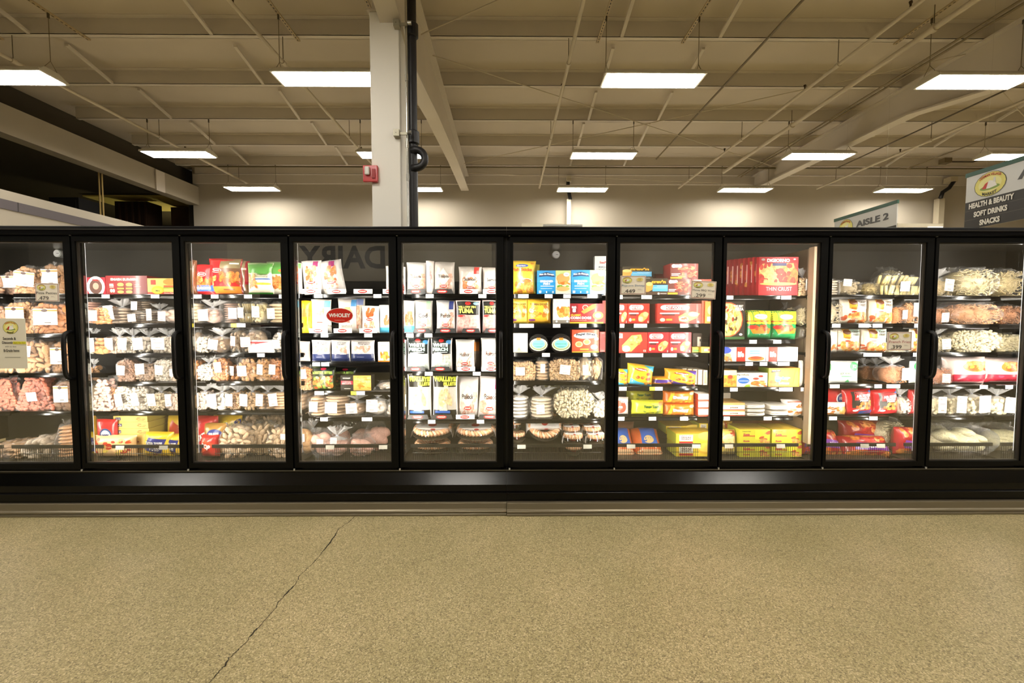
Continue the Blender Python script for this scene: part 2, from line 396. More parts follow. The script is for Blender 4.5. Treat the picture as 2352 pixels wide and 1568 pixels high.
# ---------------------------------------------------------------- column with its riser pipes
cm = M('#f8f3e8', .45)
x0, _ = at(852, 300, 4.3); x1, _ = at(919, 300, 4.3); ctop = at(880, 26, 4.3)[1]
col = empty('support_column', ((x0 + x1) / 2, 4.3, 0)); tag(col, 'white square steel column rising behind the freezers', 'column')
cw = (x1 - x0) / 2
b = MB(); b.box(-cw, cw, 0, .3, 0, ctop, cm); o = b.build('shaft', col); md = o.modifiers.new('b', 'BEVEL'); md.width = .008; md.segments = 2
b = MB(); b.box(-cw - .02, cw, -.02, .32, ctop, ctop + .015, beam_m); b.box(-cw + .02, cw - .06, .02, .28, ctop + .015, CAMZ + 3.12, beam_m); b.build('cap_plate', col)
bx, _ = at(947, 300, 4.33); blkp = M('#17161a', .45, bump=.3, scale=18)
b = MB(); ztop = CAMZ + 3.9
b.tube([(bx, 4.36, 1.9), (bx, 4.36, ztop)], .043, blkp, 16)
o = b.build('insulated_pipe'); tag(o, 'thick black insulated pipe running up beside the white column', 'pipe')
for py in (70, 316):
    z = at(945, py, 4.36)[1]; b = MB(); b.tube([(bx, 4.36, z - .07), (bx, 4.36, z - .06), (bx, 4.36, z + .05), (bx, 4.36, z + .06)], [.05, .062, .062, .05], blkp, 16); b.build('insulation_cuff', o)
zc = at(962, 363, 4.3)[1]; lp = []
xa = at(950, 340, 4.33)[0]
for k in range(15):
    q = PI / 2 - PI * k / 14; lp.append((xa + .025 + .085 * math.cos(q), 4.32, zc + .085 * math.sin(q)))
b = MB(); b.tube([(xa - .02, 4.33, zc + .085)] + lp + [(xa - .02, 4.33, zc - .085)], .036, blkp, 14); b.build('pipe_bend', o, smooth=True)
x2 = at(934, 300, 4.27)[0]; b = MB(); sil = M('#c9c9c4', .25, metal=.9); b.tube([(x2, 4.3, 1.9), (x2, 4.3, ztop)], .012, sil, 12)
for py in (175, 330, 405):
    z = at(934, py, 4.27)[1]; b.tube([(x2, 4.3, z - .03), (x2, 4.3, z + .03)], .017, sil, 12)
o = b.build('metal_conduit'); tag(o, 'slim silver conduit between the column and black pipe', 'conduit')
for py, lab in ((56, 'upper'), (307, 'lower')):
    x, z = at(911, py, 4.27); xe = at(935, py, 4.27)[0]
    b = MB(); gm2 = M('#a8a390', .4, metal=.5); b.box(x - .025, x + .03, 4.24, 4.298, z - .03, z + .03, gm2); b.box(x + .03, xe, 4.26, 4.275, z - .012, z + .012, gm2)
    b.tube([(xe + .01, 4.25, z), (xe + .045, 4.25, z)], .02, sil, 12)
    b.box(x - .003, x + .003, 4.238, 4.241, z - .003, z + .003, M('#222222'))
    tag(b.build('pipe_clamp'), lab + ' pipe clamp bolted to the white column', 'clamp', 'pipe clamps on the column')
# fire alarm
x, z = at(850, 398, 4.26); red = M('#c41717', .35, coat=.4)
fa = empty('fire_alarm', (x, 4.26, z)); tag(fa, 'red fire alarm strobe on the front of the white column', 'fire alarm')
b = MB(); b.box(-.07, .07, 0, .038, -.078, .078, red); o = b.build('housing', fa); md = o.modifiers.new('b', 'BEVEL'); md.width = .006; md.segments = 2
b = MB(); b.box(-.045, .0, -.03, 0, -.02, .06, M('#e8e4dc', .2)); o = b.build('strobe_lens', fa); md = o.modifiers.new('b', 'BEVEL'); md.width = .01; md.segments = 2
b = MB(); b.box(.02, .05, -.012, 0, -.045, .04, M('#a01212', .4)); b.build('horn_grille', fa)
# ---------------------------------------------------------------- pipes and rods under the roof
def ypipe(name, X, h, y0, y1, r, label, cat, mat=pipe_m, group='pipes under the roof', brk=()):
    b = MB(); z = CAMZ + h; b.tube([(X, y0, z), (X, y1, z)], r, mat, 12)
    for y in brk:
        b.tube([(X, y, z), (X, y, P_BOT)], .005, M('#6a5f48', .5), 6); b.tube([(X, y - .03, z), (X, y + .03, z)], r * 1.35, mat, 12)
    o = b.build(name, autos=.6); tag(o, label, cat, group); return o
def sprinkler(parent, X, h, ys):
    for y in ys:
        b = MB(); z = CAMZ + h; d = M('#4a3b26', .4, metal=.5)
        b.tube([(X, y, z), (X, y, z + .06)], .01, d, 8); b.tube([(X - .02, y, z + .075), (X + .02, y, z + .075)], .006, d, 6); b.tube([(X, y, z + .06), (X, y, z + .085)], .016, d, 8); b.build('sprinkler_head', parent)
lab = {-6.5: 'cream sprinkler pipe passing over the leftmost lights', -2.97: 'cream sprinkler pipe between the column and leftmost lights', .8: 'cream sprinkler pipe running back just right of the column', 4.4: 'cream sprinkler pipe running back towards the right roof beam', 8.0: 'cream sprinkler pipe beyond the right roof beam'}
for X, l in lab.items():
    o = ypipe('sprinkler_pipe', X, 3.39, -5.5, 11.4, .024, l, 'pipe', brk=(5.95, 8.35, 10.75)); sprinkler(o, X, 3.39, (4.9 if X != .8 else 4.75, 6.6, 9.0))
ypipe('water_main', 5.05, 3.45, -5.5, 10.35, .034, 'thickest cream pipe, just left of the right roof beam', 'pipe', brk=(5.3, 7.9))
ypipe('electrical_conduit', 3.38, 3.66, -5, 10.1, .016, 'thin dark conduit running under the purlins at right of centre', 'conduit', M('#7d7054', .5))
for dx, l in ((0, 'left'), (.09, 'right')):
    ypipe('electrical_conduit', 5.82 + dx, 3.62, 3, 11.2, .014, l + ' one of two thin conduits alongside the right roof beam', 'conduit', M('#8b7d5e', .5))
ypipe('electrical_conduit', 7.6, 3.5, 6.2, 10.2, .013, 'short dark conduit with a hooked end right of the beam', 'conduit', M('#5b4f39', .5))
ypipe('electrical_conduit', 9.4, 3.55, 7.0, 10.4, .013, 'thin conduit nearest the right edge beneath the purlins', 'conduit', M('#7d7054', .5))
def rod(p, q, label, r=.008):
    b = MB(); b.tube([p, q], r, pipe_m, 8); tag(b.build('brace_rod'), label, 'brace rod', 'roof brace rods')
h = CAMZ + 3.6
rod((-1.03, 6.14, h), (6.36, 10.45, h), 'brace rod from the column beam back to the right beam')
rod((-1.03, 10.4, h + .05), (6.32, 6.15, h + .06), 'brace rod from the far left up to the right beam')
rod((-1.1, 5.7, h), (6.3, 1.2, h), 'brace rod from the column beam towards the viewer')
rod((-1.0, 10.9, h), (6.3, 14.9 - 3.5, h - .1), 'lowest brace rod near the far wall')
rod((6.5, 6.2, h), (13, 10.2, h), 'brace rod right of the right roof beam')
b = MB(); b.tube([(-1, 10.55, CAMZ + 3.62), (13.5, 10.55, CAMZ + 3.62)], .02, M('#6f6347', .5), 10); b.tube([(-7.5, 10.55, CAMZ + 3.62), (-1.2, 10.55, CAMZ + 3.62)], .02, M('#6f6347', .5), 10)
tag(b.build('cross_pipe'), 'dark pipe running across the hall just before the far wall', 'pipe')
# ---------------------------------------------------------------- hanging lamps
lamp_on = emit('lamp_glow', (1.0, .945, .85), LIGHT_W); lamp_w = M('#ded8c6', .35, coat=.3); ch_m = M('#8d8064', .5, metal=.2)
def lamp_meshes():
    L, W2, H = 1.22, .35, .095
    b = MB(); l, w2 = L / 2, W2 / 2
    vs = [(-l, -w2, 0), (l, -w2, 0), (l, w2, 0), (-l, w2, 0), (-l, -w2, .02), (l, -w2, .02), (l, w2, .02), (-l, w2, .02), (-l + .03, -w2 + .09, H), (l - .03, -w2 + .09, H), (l - .03, w2 - .09, H), (-l + .03, w2 - .09, H)]
    b.add(vs, [(0, 1, 5, 4), (1, 2, 6, 5), (2, 3, 7, 6), (3, 0, 4, 7), (4, 5, 9, 8), (5, 6, 10, 9), (6, 7, 11, 10), (7, 4, 8, 11), (8, 9, 10, 11), (0, 3, 2, 1)], lamp_w)
    for s in (-1, 1):
        for t in (-1, 1): b.ball((s * (l - .01), t * (w2 - .01), .025), (.012, .012, .012), M('#f5efe0', .2), seg=6, rings=4)
    hood = b.mesh(name='hood')
    b = MB(); b.box(-l + .025, l - .025, -w2 + .022, w2 - .022, -.004, -.001, lamp_on); dif = b.mesh(name='diffuser')
    return hood, dif
HOOD, DIFF = lamp_meshes()
def lamp(X, Y, h, top, label, strut=True):
    r = empty('hanging_lamp', (X, Y, CAMZ + h)); tag(r, label, 'ceiling light', 'hanging ceiling lights')
    link('housing', HOOD, r); link('diffuser', DIFF, r)
    for s in (-1, 1):
        xx = s * .57; b = MB(); T = top - h
        b.tube([(xx, 0, .2), (xx, 0, T)], .0045, ch_m, 6)
        b.tube([(xx, 0, .2), (xx, -.08, .09)], .0035, ch_m, 5); b.tube([(xx, 0, .2), (xx, .08, .09)], .0035, ch_m, 5)
        b.box(xx - .008, xx + .008, -.01, .01, T - .06, T, M('#4f4531', .5))
        b.build('chain', r)
colX = [-6.02, -2.15, 1.75, 5.62, 9.4]
cn = ['leftmost', 'second from left', 'third from left', 'fourth from left', 'rightmost']
rows = [(-4.88, 2.93, 'row furthest behind the viewer'), (-2.48, 2.93, 'second row behind the viewer'), (-0.08, 2.93, 'row above the viewer'), (2.32, 2.93, 'row over the front aisle'), (5.5, 2.935, 'nearest row seen over the freezers'), (8.34, 3.075, 'middle row over the freezers'), (10.74, 3.15, 'far row close to the back wall')]
for y, hh, rn in rows:
    for i, x in enumerate(colX if y > -1 else [-7.1, -1.0, 5.1]):
        if y == 5.5:
            xx = [-6.13, -2.22, 1.77, 5.78, 9.7][i]
            for s in (-1, 1):
                b = MB(); um = M('#bda983', .5); z = P_BOT; X0 = xx + s * .57
                b.box(X0 - .02, X0 + .02, 4.7, 6.02, z - .022, z - .002, um)
                for k in range(24): b.box(X0 - .006, X0 + .006, 4.73 + k * .054, 4.73 + k * .054 + .028, z - .0235, z - .0221, M('#3a3020'))
                tag(b.build('slotted_strut'), ('left' if s < 0 else 'right') + ' slotted strut carrying the %s light of the nearest row' % cn[i], 'strut', 'slotted struts above the lights')
            lamp(xx, y, hh, 3.70, 'white hanging light, %s in the %s' % (cn[i], rn))
        elif y > 8:
            lamp(x * (1.02 if y < 9 else 1.027) + (0.12 if y < 9 and i == 3 else 0), y, hh, 3.72, 'white hanging light, %s in the %s' % (cn[i], rn))
        else:
            lamp(x, y, hh, 3.72, 'white hanging light, %s in the %s' % (cn[i], rn))
# unseen coolers added along the far wall so their top lamps wash it
for X, wd, lab in ((-3.9, 4.0, 'unseen white cooler added to wash the far wall left of the column'), (2.3, 5.6, 'unseen white cooler added to wash the far wall, centre'), (8.4, 4.6, 'unseen white cooler added to wash the far wall at right')):
    r = empty('wash_cooler', (X, WALLY - .9, 0)); tag(r, lab, 'cooler', 'unseen wash coolers')
    b = MB(); b.box(-wd / 2, wd / 2, 0, .88, 0, 2.0, M('#d8d2c2', .5)); b.box(-wd / 2, wd / 2, -.1, .3, 1.8, 2.05, M('#c8c2b2', .5)); b.build('body', r)
    b = MB(); b.box(-wd / 2 + .1, wd / 2 - .1, .45, .53, 2.0, 2.03, emit('wash_lamp_glow', (1, .94, .86), 9)); b.build('wash_lamp', r)
# things on and by the far wall
pw = M('#ddd3bb', .5)
def wallbox(name, px0, px1, py0, py1, Y, dep, col, lab, cat, zb=None):
    x0, z1 = at(px0, py0, Y); x1, z0 = at(px1, py1, Y)
    b = MB(); b.box(x0, x1, Y, Y + dep, z0 if zb is None else zb, z1, M(col, .5)); o = b.build(name); tag(o, lab, cat); return o, x0, x1, z0, z1
wallbox('condenser_box', 1199, 1295, 513, 530, 9.9, .5, '#efe6cf', 'white box unit just above the freezer top, right of centre', 'box', 0)
o, x0, x1, z0, z1 = wallbox('display_case', 1252, 1332, 518, 530, 8.6, .6, '#9c9c98', 'grey case top in front of the white box unit', 'case', 0)
b = MB(); b.box(x0 - .04, x1 + .04, 8.56, 8.62, z1 - .02, z1 + .015, M('#b5b5b0', .4)); b.build('lid', o)
wallbox('pipe_cover', 1302, 1311, 457, 530, 11.35, .1, '#e6dcc4', 'narrow white pipe cover on the wall below black cables', 'pipe cover', 2.08)
wallbox('pipe_cover', 1302, 1312, 404, 416, 11.3, .12, '#d8ccb0', 'short white pipe sleeve at the top of the far wall', 'pipe cover')
b = MB(); 
for k in (-.03, 0, .03):
    xa, za = at(1305, 415, 11.35); xb, zb = at(1310, 458, 11.35); b.tube([(xa + k, 11.35, za), (xa + k - .01, 11.33, (za + zb) / 2 + .08), (xb + k, 11.35, zb)], .016, blkp, 8)
tag(b.build('black_cables'), 'short bundle of black cables on the far wall, centre', 'cables')
wallbox('wall_duct', 2158, 2167, 455, 530, 11.3, .15, '#d9cdb2', 'narrow cream duct on the far wall at right', 'duct', 2.08)
wallbox('wall_duct', 2185, 2200, 405, 416, 11.2, .2, '#cfc2a5', 'short duct stub above the slanting black pipe', 'duct')
b = MB(); xa, za = at(2191, 416, 11.25); xb, zb = at(2160, 455, 11.25)
b.tube([(xa, 11.25, za), ((xa * .65 + xb * .35), 11.25, za * .6 + zb * .4), (xb + .05, 11.25, zb + .15), (xb, 11.25, zb)], .045, blkp, 10); tag(b.build('black_pipe', smooth=True), 'slanting black insulated pipe on the far wall at right', 'pipe')
o, x0, x1, z0, z1 = wallbox('condenser_box', 2062, 2166, 513, 530, 10.0, .5, '#e9dfc6', 'white box unit behind the aisle signs at right', 'box', 0)
b = MB(); b.box(x0 + (x1 - x0) * .66, x1 - .02, 9.985, 9.999, z1 - .10, z1 - .075, emit('strip_glow', (1, .95, .85), 2.2)); b.build('light_strip', o)
x, z = at(2163, 373, 10.5); b = MB(); b.box(x - .08, x + .1, 10.35, 10.5, z - .05, z + .06, M('#6d6045', .5)); b.tube([(x + .1, 10.45, z), (x + .7, 10.45, z), (x + .95, 10.4, z + .08)], .018, M('#4a3f2c', .5), 8)
tag(b.build('junction_box'), 'small junction box with a bent cable beneath the far purlin', 'junction box')
# ---------------------------------------------------------------- aisle signs
def logo(u, v, ru, rv):
    return [('e', u, v, ru, rv, '#4a4a30'), ('e', u, v, ru * .96, rv * .96, '#e9e07a'), ('e', u - .0, v, ru * .72, rv * .62, '#f2eda0'),
            ('e', u, v - rv * .28, ru * .62, rv * .2, '#8aa648'), ('p', [(u - ru * .5, v - rv * .3), (u - ru * .3, v + rv * .1), (u + ru * .0, v + rv * .3), (u + ru * .3, v + rv * .15), (u + ru * .45, v - rv * .25), (u, v - rv * .35)], '#f7f5ee'),
            ('p', [(u - ru * .5, v - rv * .3), (u - ru * .3, v + rv * .1), (u - ru * .1, v + rv * .22), (u - ru * .22, v - rv * .33)], '#c23322'),
            ('p', [(u + ru * .2, v + rv * .1), (u + ru * .22, v + rv * .45), (u + ru * .34, v + rv * .45), (u + ru * .36, v + rv * .05)], '#e8e6e0'),
            ('t', 'GERMAN VILLAGE', u, v + rv * .55, ru * 1.35, rv * .22, '#b32a1c', .03, 0, rv * .22), ('t', 'MARKET', u, v - rv * .68, ru * .9, rv * .24, '#26261c', .03, 0, -rv * .12)]
def aisle_sign(X, y0, y1, z0, z1, ops, label):
    r = empty('aisle_sign', (X, (y0 + y1) / 2, z1)); tag(r, label, 'sign', 'hanging aisle signs')
    L = y1 - y0; H = z1 - z0
    b = MB(); b.box(-.006, .006, -L / 2, L / 2, -H, 0, M('#c3c3c0', .35, metal=.2))
    S = lambda u, v, off: (-.006 - off, L / 2 - u * L, -H + v * H)
    draw(b, S, ops, lift=.001); b.build('board', r)
    b = MB(); b.box(-.012, .012, -L / 2 - .01, L / 2 + .01, -.03, .02, M('#2c5546', .4)); b.build('top_rail', r)
    for s in (-1, 1):
        b = MB(); b.tube([(0, s * L * .33, .02), (0, s * L * .33, P_BOT - z1)], .0006, M('#b5ad98', .4), 5); b.build('wire', r)
SX = 5.55
def syz(px, py):
    d = CR @ Vector(((px - CX) / F, (CY - py) / F, -1)); t = SX / d.x; return d.y * t, CAMZ + d.z * t
yn, zt = syz(2062, 462); yf, _ = syz(1918, 505); _, zsplit = syz(2061, 516); H = .66
fs = (zt - zsplit) / H; L = yf - yn
aisle_sign(SX, yn, yf, zt - H, zt, [('r', 0, 0, 1, 1 - fs, '#26221c')] + logo(.21, 1 - fs * .56, .125, fs * .44) + [('t', 'AISLE 2', .64, 1 - fs * .52, .50, fs * .30, '#4c4d4f', .035),
    ('t', 'CANNED FRUITS', .6, 1 - fs - .1, .62, .11, '#efece2', .04)], 'hanging sign reading AISLE 2, further of the two aisle signs')
yf, zt = syz(2222, 403); _, zb = syz(2216, 529); _, zs1 = syz(2218, 467); H = zt - zb; fs = (zt - zs1) / H
L = 1.25; q = (1 - fs) / 3
aisle_sign(SX, yf - L, yf, zb, zt, [('r', 0, 0, 1, 1 - fs, '#26221c'), ('r', 0, q, 1, q + .006, '#5a554a'), ('r', 0, 2 * q, 1, 2 * q + .006, '#5a554a')] + logo(.21, 1 - fs * .54, .135, fs * .42) + [('t', 'AISLE', .62, 1 - fs * .5, .38, fs * .34, '#4c4d4f', .035),
    ('t', 'HEALTH & BEAUTY', .225, q * 2.5, .375, q * .6, '#efece2', .05), ('t', 'SOFT DRINKS', .225, q * 1.5, .28, q * .6, '#efece2', .05), ('t', 'SNACKS', .225, q * .5, .17, q * .6, '#efece2', .05)],
    'nearer hanging sign listing health and beauty, soft drinks, snacks')
# ================================================================ THE FREEZER CASES
YD0, YD1 = 3.115, 3.16          # door front / back
YS = 3.385                      # shelf front edge
YB = 4.0                        # interior back wall
ZI = CAMZ + .625                # interior top
ZT = CAMZ + .66                 # case top
PIT = .762
blk = M('#060606', .4, spec=.3); blk2 = M('#060505', .25, spec=.22); frame_m = M('#050504', .5, spec=.14)
kick = M('#040403', .17, bump=.012, scale=420, spec=.45); inner = M('#34312b', .42, metal=.3, noise=.05, scale=2); shelf_m = M('#050505', .14, spec=.4)
bump_m = M('#7d735d', .3, metal=.45); bump_hi = M('#a89c84', .2, metal=.5); white = M('#fbf9f4', .5)
mirror = M('#b9bcb6', .05, metal=1.0); tagm = M('#ffffff', .5)
glass = clear('door_glass', .085, .8, .0, (.99, .98, .96))
XJL = at(1159, 1075, 3.14)[0]; XJR = at(1169, 1075, 3.14)[0]
TAGS = {}
SHELF_PX = {0: (675, 766, 856, 943), 1: (676, 743, 811, 876, 943), 2: (676, 742, 810, 875, 942), 3: (675, 765, 831, 897, 957), 4: (675, 765, 853, 963),
            5: (675, 743, 810, 875, 963), 6: (677, 743, 811, 888, 957), 7: (678, 780, 831, 890, 957), 8: (677, 743, 810, 883, 957), 9: (679, 745, 810, 885, 957)}
SHELF_PX[-1] = SHELF_PX[0]; SHELF_PX[10] = SHELF_PX[9]
TAG_PX = {1: ((234, 252), (347, 366)), 2: (), 3: (), 4: ()}
TAG_PX = {(1, 0): ((234, 252), (347, 366)), (2, 0): ((446, 463), (485, 502), (561, 579), (641, 655)), (2, 1): ((531, 564, 1),), (2, 2): ((591, 608),),
  (3, 0): ((679, 688), (722, 741), (858, 876)), (3, 1): ((737, 754), (837, 855)), (3, 2): ((718, 735), (738, 756)), (3, 3): ((723, 744), (806, 838, 1)), (3, 4): ((736, 753), (831, 855)),
  (4, 0): ((978, 996), (1099, 1117)), (4, 1): ((933, 950), (975, 993), (1138, 1146)), (4, 2): ((976, 994), (1086, 1104)), (4, 3): ((983, 1000), (1095, 1112)),
  (5, 0): ((1190, 1214), (1251, 1269), (1294, 1311), (1349, 1372)), (5, 1): ((1193, 1226), (1270, 1287), (1330, 1347)), (5, 2): ((1245, 1263), (1339, 1356)),
  (6, 0): ((1424, 1430), (1473, 1497)), (6, 1): ((1424, 1434), (1456, 1486), (1562, 1580)), (6, 2): ((1437, 1477), (1521, 1554)), (6, 3): ((1422, 1439), (1492, 1522, 1)), (6, 4): ((1420, 1434), (1490, 1507), (1562, 1580)),
  (7, 0): ((1669, 1684), (1794, 1817), (1854, 1868)), (7, 1): ((1721, 1738), (1776, 1794)), (7, 2): ((1712, 1729), (1745, 1762), (1786, 1813)), (7, 3): ((1677, 1694), (1789, 1820), (1839, 1860)), (7, 4): ((1662, 1676), (1754, 1772)),
  (8, 1): ((1911, 1930), (1972, 1996), (2004, 2026), (2100, 2107)), (8, 2): ((1983, 2025), (2097, 2112)), (8, 3): ((1906, 1928), (2008, 2025), (2036, 2067)), (8, 4): ((1904, 1922), (1996, 2015)), (9, 3): ((2250, 2268), (2309, 2326))}
BIN_TAGS = {1: (265, 365), 3: (748, 870), 5: (1188, 1340), 6: (1440, 1590), 7: (1665, 1784), 8: (1977, 2014)}
DIVIDER = None
def case(side, label):
    if side < 0: x1 = XJL; x0 = XJL - 6 * PIT; e0, e1 = x0 - .03, XJL + .0155; bays = [-1, 0, 1, 2, 3, 4]
    else: x0 = XJR; x1 = XJR + 6 * PIT; e0, e1 = XJR - .0155, x1 + .03; bays = [5, 6, 7, 8, 9, 10]
    r = empty('freezer_case', ((e0 + e1) / 2, YD0, 0)); tag(r, label, 'freezer', 'glass-door freezer cases')
    r.location = (0, 0, 0)
    def P(name, f, mat=None, bev=0, smooth=False):
        b = MB(); f(b); o = b.build(name, r, smooth=smooth)
        if bev: md = o.modifiers.new('b', 'BEVEL'); md.width = bev; md.segments = 2; md.limit_method = 'ANGLE'
        return o
    # shell
    P('back_panel', lambda b: b.box(e0, e1, YB, YB + .1, .1, ZT - .01, inner))
    P('interior_ceiling', lambda b: b.box(e0, e1, YD1 + .05, YB, ZI, ZI + .02, M('#8a867b', .24, metal=.8)))
    P('top_panel', lambda b: b.box(e0, e1, 3.2, YB + .1, ZT - .012, ZT - .002, M('#15130f', .8, spec=.1)))
    P('header', lambda b: b.prism_x([(3.10, CAMZ + .592), (3.092, CAMZ + .6), (3.092, CAMZ + .628), (3.10, CAMZ + .632), (3.115, CAMZ + .652), (3.13, ZT), (3.2, ZT), (3.2, CAMZ + .60), (3.17, CAMZ + .592)], e0, e1, M('#050404', .6, spec=.06)))
    P('header_trim', lambda b: b.box(e0, e1, 3.088, 3.094, CAMZ + .626, CAMZ + .631, M('#55514a', .3, metal=.6)))
    for x in (e0, e1 - .028): P('end_panel', lambda b: b.box(x, x + .028, YD1 + .01, YB, .32, ZI, inner))
    P('lower_tub', lambda b: (b.box(e0, e1, YD1 + .05, YB, .24, .27, inner), b.prism_x([(3.2, .27), (3.215, .27), (3.215, .352), (3.2, .352)], e0, e1, M('#5c574b', .4))))
    # lower front: sill, sloped kick panel, ridge, bumper
    P('sill', lambda b: b.box(e0, e1, 3.11, 3.2, .296, .318, blk2))
    P('sill_trim', lambda b: b.box(e0, e1, 3.106, 3.112, .308, .312, M('#7a756a', .3, metal=.7)))
    P('front_panel', lambda b: b.prism_x([(3.118, .306), (3.07, .218), (3.13, .218), (3.15, .306)], e0, e1, kick))
    P('lower_panel', lambda b: b.prism_x([(3.085, .216), (3.085, .165), (3.07, .158), (3.07, .148), (3.09, .14), (3.09, .085), (3.2, .085), (3.2, .216)], e0, e1, blk2), bev=.002)
    y = 3.055 if side < 0 else 3.045
    P('bumper', lambda b: b.prism_x([(y + .02, .09), (y + .012, .088), (y + .002, .045), (y - .008, .038), (y - .012, .031), (y - .008, .024), (y, .022), (y - .006, .016), (y - .010, .010), (y - .006, .0), (y + .1, 0), (y + .1, .09)], e0, e1, bump_m), bev=.003, smooth=False)
    # mullions with their light housings
    for k in range(7):
        X = x0 + k * PIT
        P('mullion', lambda b: b.box(X - (.012 if k == 0 else .028), X + (.012 if k == 6 else .028), YD1 + .004, 3.18, .32, CAMZ + .60, blk))
        for s in (-1, 1):
            if (k == 0 and s < 0) or (k == 6 and s > 0): continue
            xs = X + s * .0285
            P('light_reflector', lambda b: b.box(min(xs, xs + s * .002), max(xs, xs + s * .002), YD1 + .005, 3.186, CAMZ - .98, CAMZ + .585, mirror))
            P('led_strip', lambda b: b.box(min(xs - s * .0005, xs + s * .0012), max(xs - s * .0005, xs + s * .0012), 3.186, 3.19, CAMZ - .98, CAMZ + .585, LED))
            area('led_light', (xs + s * .012, 3.2, CAMZ - .2), (s * .72, .69, 0), .02, 1.5, LED_P, (1, .96, .88), r)
    # doors
    for i, bay in enumerate(bays):
        X0 = x0 + i * PIT; X1 = X0 + PIT; g = .006
        d = empty('door', (X0, YD0, .33)); d.parent = r
        zb, zt = .332, CAMZ + .588; W = PIT; z0 = 0; z1 = zt - zb
        b = MB(); fw = .035; fl_ = .023; fr_ = .05
        for (a0, a1, c0, c1) in ((g, g + fl_, 0, z1), (W - g - fr_, W - g, 0, z1), (g + fl_, W - g - fr_, 0, fw), (g + fl_, W - g - fr_, z1 - fw, z1)):
            b.box(a0, a1, 0, YD1 - YD0, c0, c1, frame_m)
        o = b.build('door_frame', d); 
        b = MB(); t = .008; yy = .012
        for (a0, a1, c0, c1) in ((g + fl_, g + fl_ + .003, fw, z1 - fw), (W - g - fr_ - t, W - g - fr_, fw, z1 - fw), (g + fl_ + .003, W - g - fr_ - t, fw, fw + t), (g + fl_ + .003, W - g - fr_ - t, z1 - fw - t, z1 - fw)):
            b.box(a0, a1, yy, yy + .02, c0, c1, M('#3a362f', .35))
        b.build('glass_gasket', d)
        b = MB(); b.box(g + fl_ + .004, W - g - fr_ - .002, .02, .026, fw + .002, z1 - fw - .002, glass); b.build('glass_pane', d)
        # handle: bowed grip near the right edge
        hz0 = .652; hz1 = .985; hx = W - .024; b = MB(); pts = []
        zc = (hz0 + hz1) / 2; hl = (hz1 - hz0) / 2
        for k in range(17):
            q = -1 + 2 * k / 16; out = .062 * (1 - abs(q) ** 5) - .002
            pts.append((hx, -out, zc + hl * math.sin(q * PI / 2 * .98)))
        b.tube([(hx, .006, pts[0][2])] + pts + [(hx, .006, pts[-1][2])], [.011, .012] + [.0135] * 15 + [.012, .011], M('#050505', .4, spec=.3), 10); b.build('handle', d, smooth=True)
        for zz in (-.018, z1 + .003):
            b = MB(); b.tube([(.004, -.004, zz), (.004, -.004, zz + .012)], .006, M('#d8d6d0', .3, metal=.6), 8); b.build('hinge_pin', d)
    # shelves
    for i, bay in enumerate(bays):
        X0 = x0 + i * PIT + .045; X1 = x0 + (i + 1) * PIT - .045
        for k, py in enumerate(SHELF_PX[bay]):
            z = at(1160, py, YS)[1]; hx0 = X0; 
            s = empty('shelf', (0, 0, z)); s.parent = r
            b = MB(); b.box(X0, X1, YS + .012, YB - .02, -.022, -.002, shelf_m); b.build('deck', s)
            b = MB(); b.prism_x([(YS + .012, .002), (YS + .002, .001), (YS, -.003), (YS + .004, -.015), (YS, -.028), (YS + .004, -.033), (YS + .014, -.033)], X0 - .004, X1 + .004, shelf_m); b.build('price_channel', s)
            for tp in TAG_PX.get((bay, k), ()):
                a0 = at(tp[0], py, YS)[0]; a1 = at(tp[1], py, YS)[0]; b = MB()
                b.box(a0, a1, YS - .003, YS - .001, -.031, -.002, tagm)
                if len(tp) > 2: b.box(a0, a0 + (a1 - a0) * .4, YS - .0036, YS - .003, -.031, -.002, M('#f3e13c', .5))
                for q in range(3): b.box(a0 + (a1 - a0) * .15, a0 + (a1 - a0) * (.8 - .15 * q), YS - .0037, YS - .0030, -.011 - q * .007, -.009 - q * .007, M('#8d8a86', .5))
                b.build('price_tag', s)
        # bottom bin: wire rack and rail
        zr = at(1160, 1021, 3.33)[1]; zf = at(1160, 1053, 3.38)[1]
        s = empty('bottom_bin', (0, 0, 0)); s.parent = r
        b = MB(); b.box(X0, X1, 3.345, YB - .02, zf - .01, zf, inner); b.build('floor_pan', s)
        b = MB(); b.box(X0 - .01, X1 + .01, 3.32, 3.332, zr - .018, zr + .008, M('#1c1b17', .3, coat=.2)); b.build('rail', s)
        b = MB(); wm = M('#2e2a22', .35, metal=.4); n = 40
        for q in range(n): 
            xx = X0 + (X1 - X0) * (q + .5) / n; b.tube([(xx, 3.335, zf - .005), (xx, 3.335, zr - .01)], .0016, wm, 5)
        b.tube([(X0, 3.335, zf), (X1, 3.335, zf)], .003, wm, 6); b.tube([(X0, 3.335, (zf + zr) / 2), (X1, 3.335, (zf + zr) / 2)], .002, wm, 6); b.build('wire_rack', s)
        for px in BIN_TAGS.get(bay, ()):
            a0 = at(px, 1022, 3.31)[0]; b = MB(); b.prism_x([(3.308, zr - .026), (3.312, zr + .004), (3.314, zr + .004), (3.310, zr - .026)], a0, a0 + .065, M('#b9b6a8', .5)); b.build('price_tag', s)
        # perforated vents on the back wall
        for zz in (CAMZ + .43, CAMZ + .36, CAMZ + .29):
            b = MB(); xc = (X0 + X1) / 2
            for q in range(12): b.box(xc - .16 + q * .028, xc - .152 + q * .028, YB - .002, YB - .0005, zz, zz + .008, M('#151412', .6))
            b.build('air_vent', r)
    return r
LED = emit('led_glow', (1, .97, .9), 1.8)
CL = case(-1, 'left black glass-door freezer case, full of bagged food')
CRT = case(1, 'right black glass-door freezer case, stocked with boxed foods')
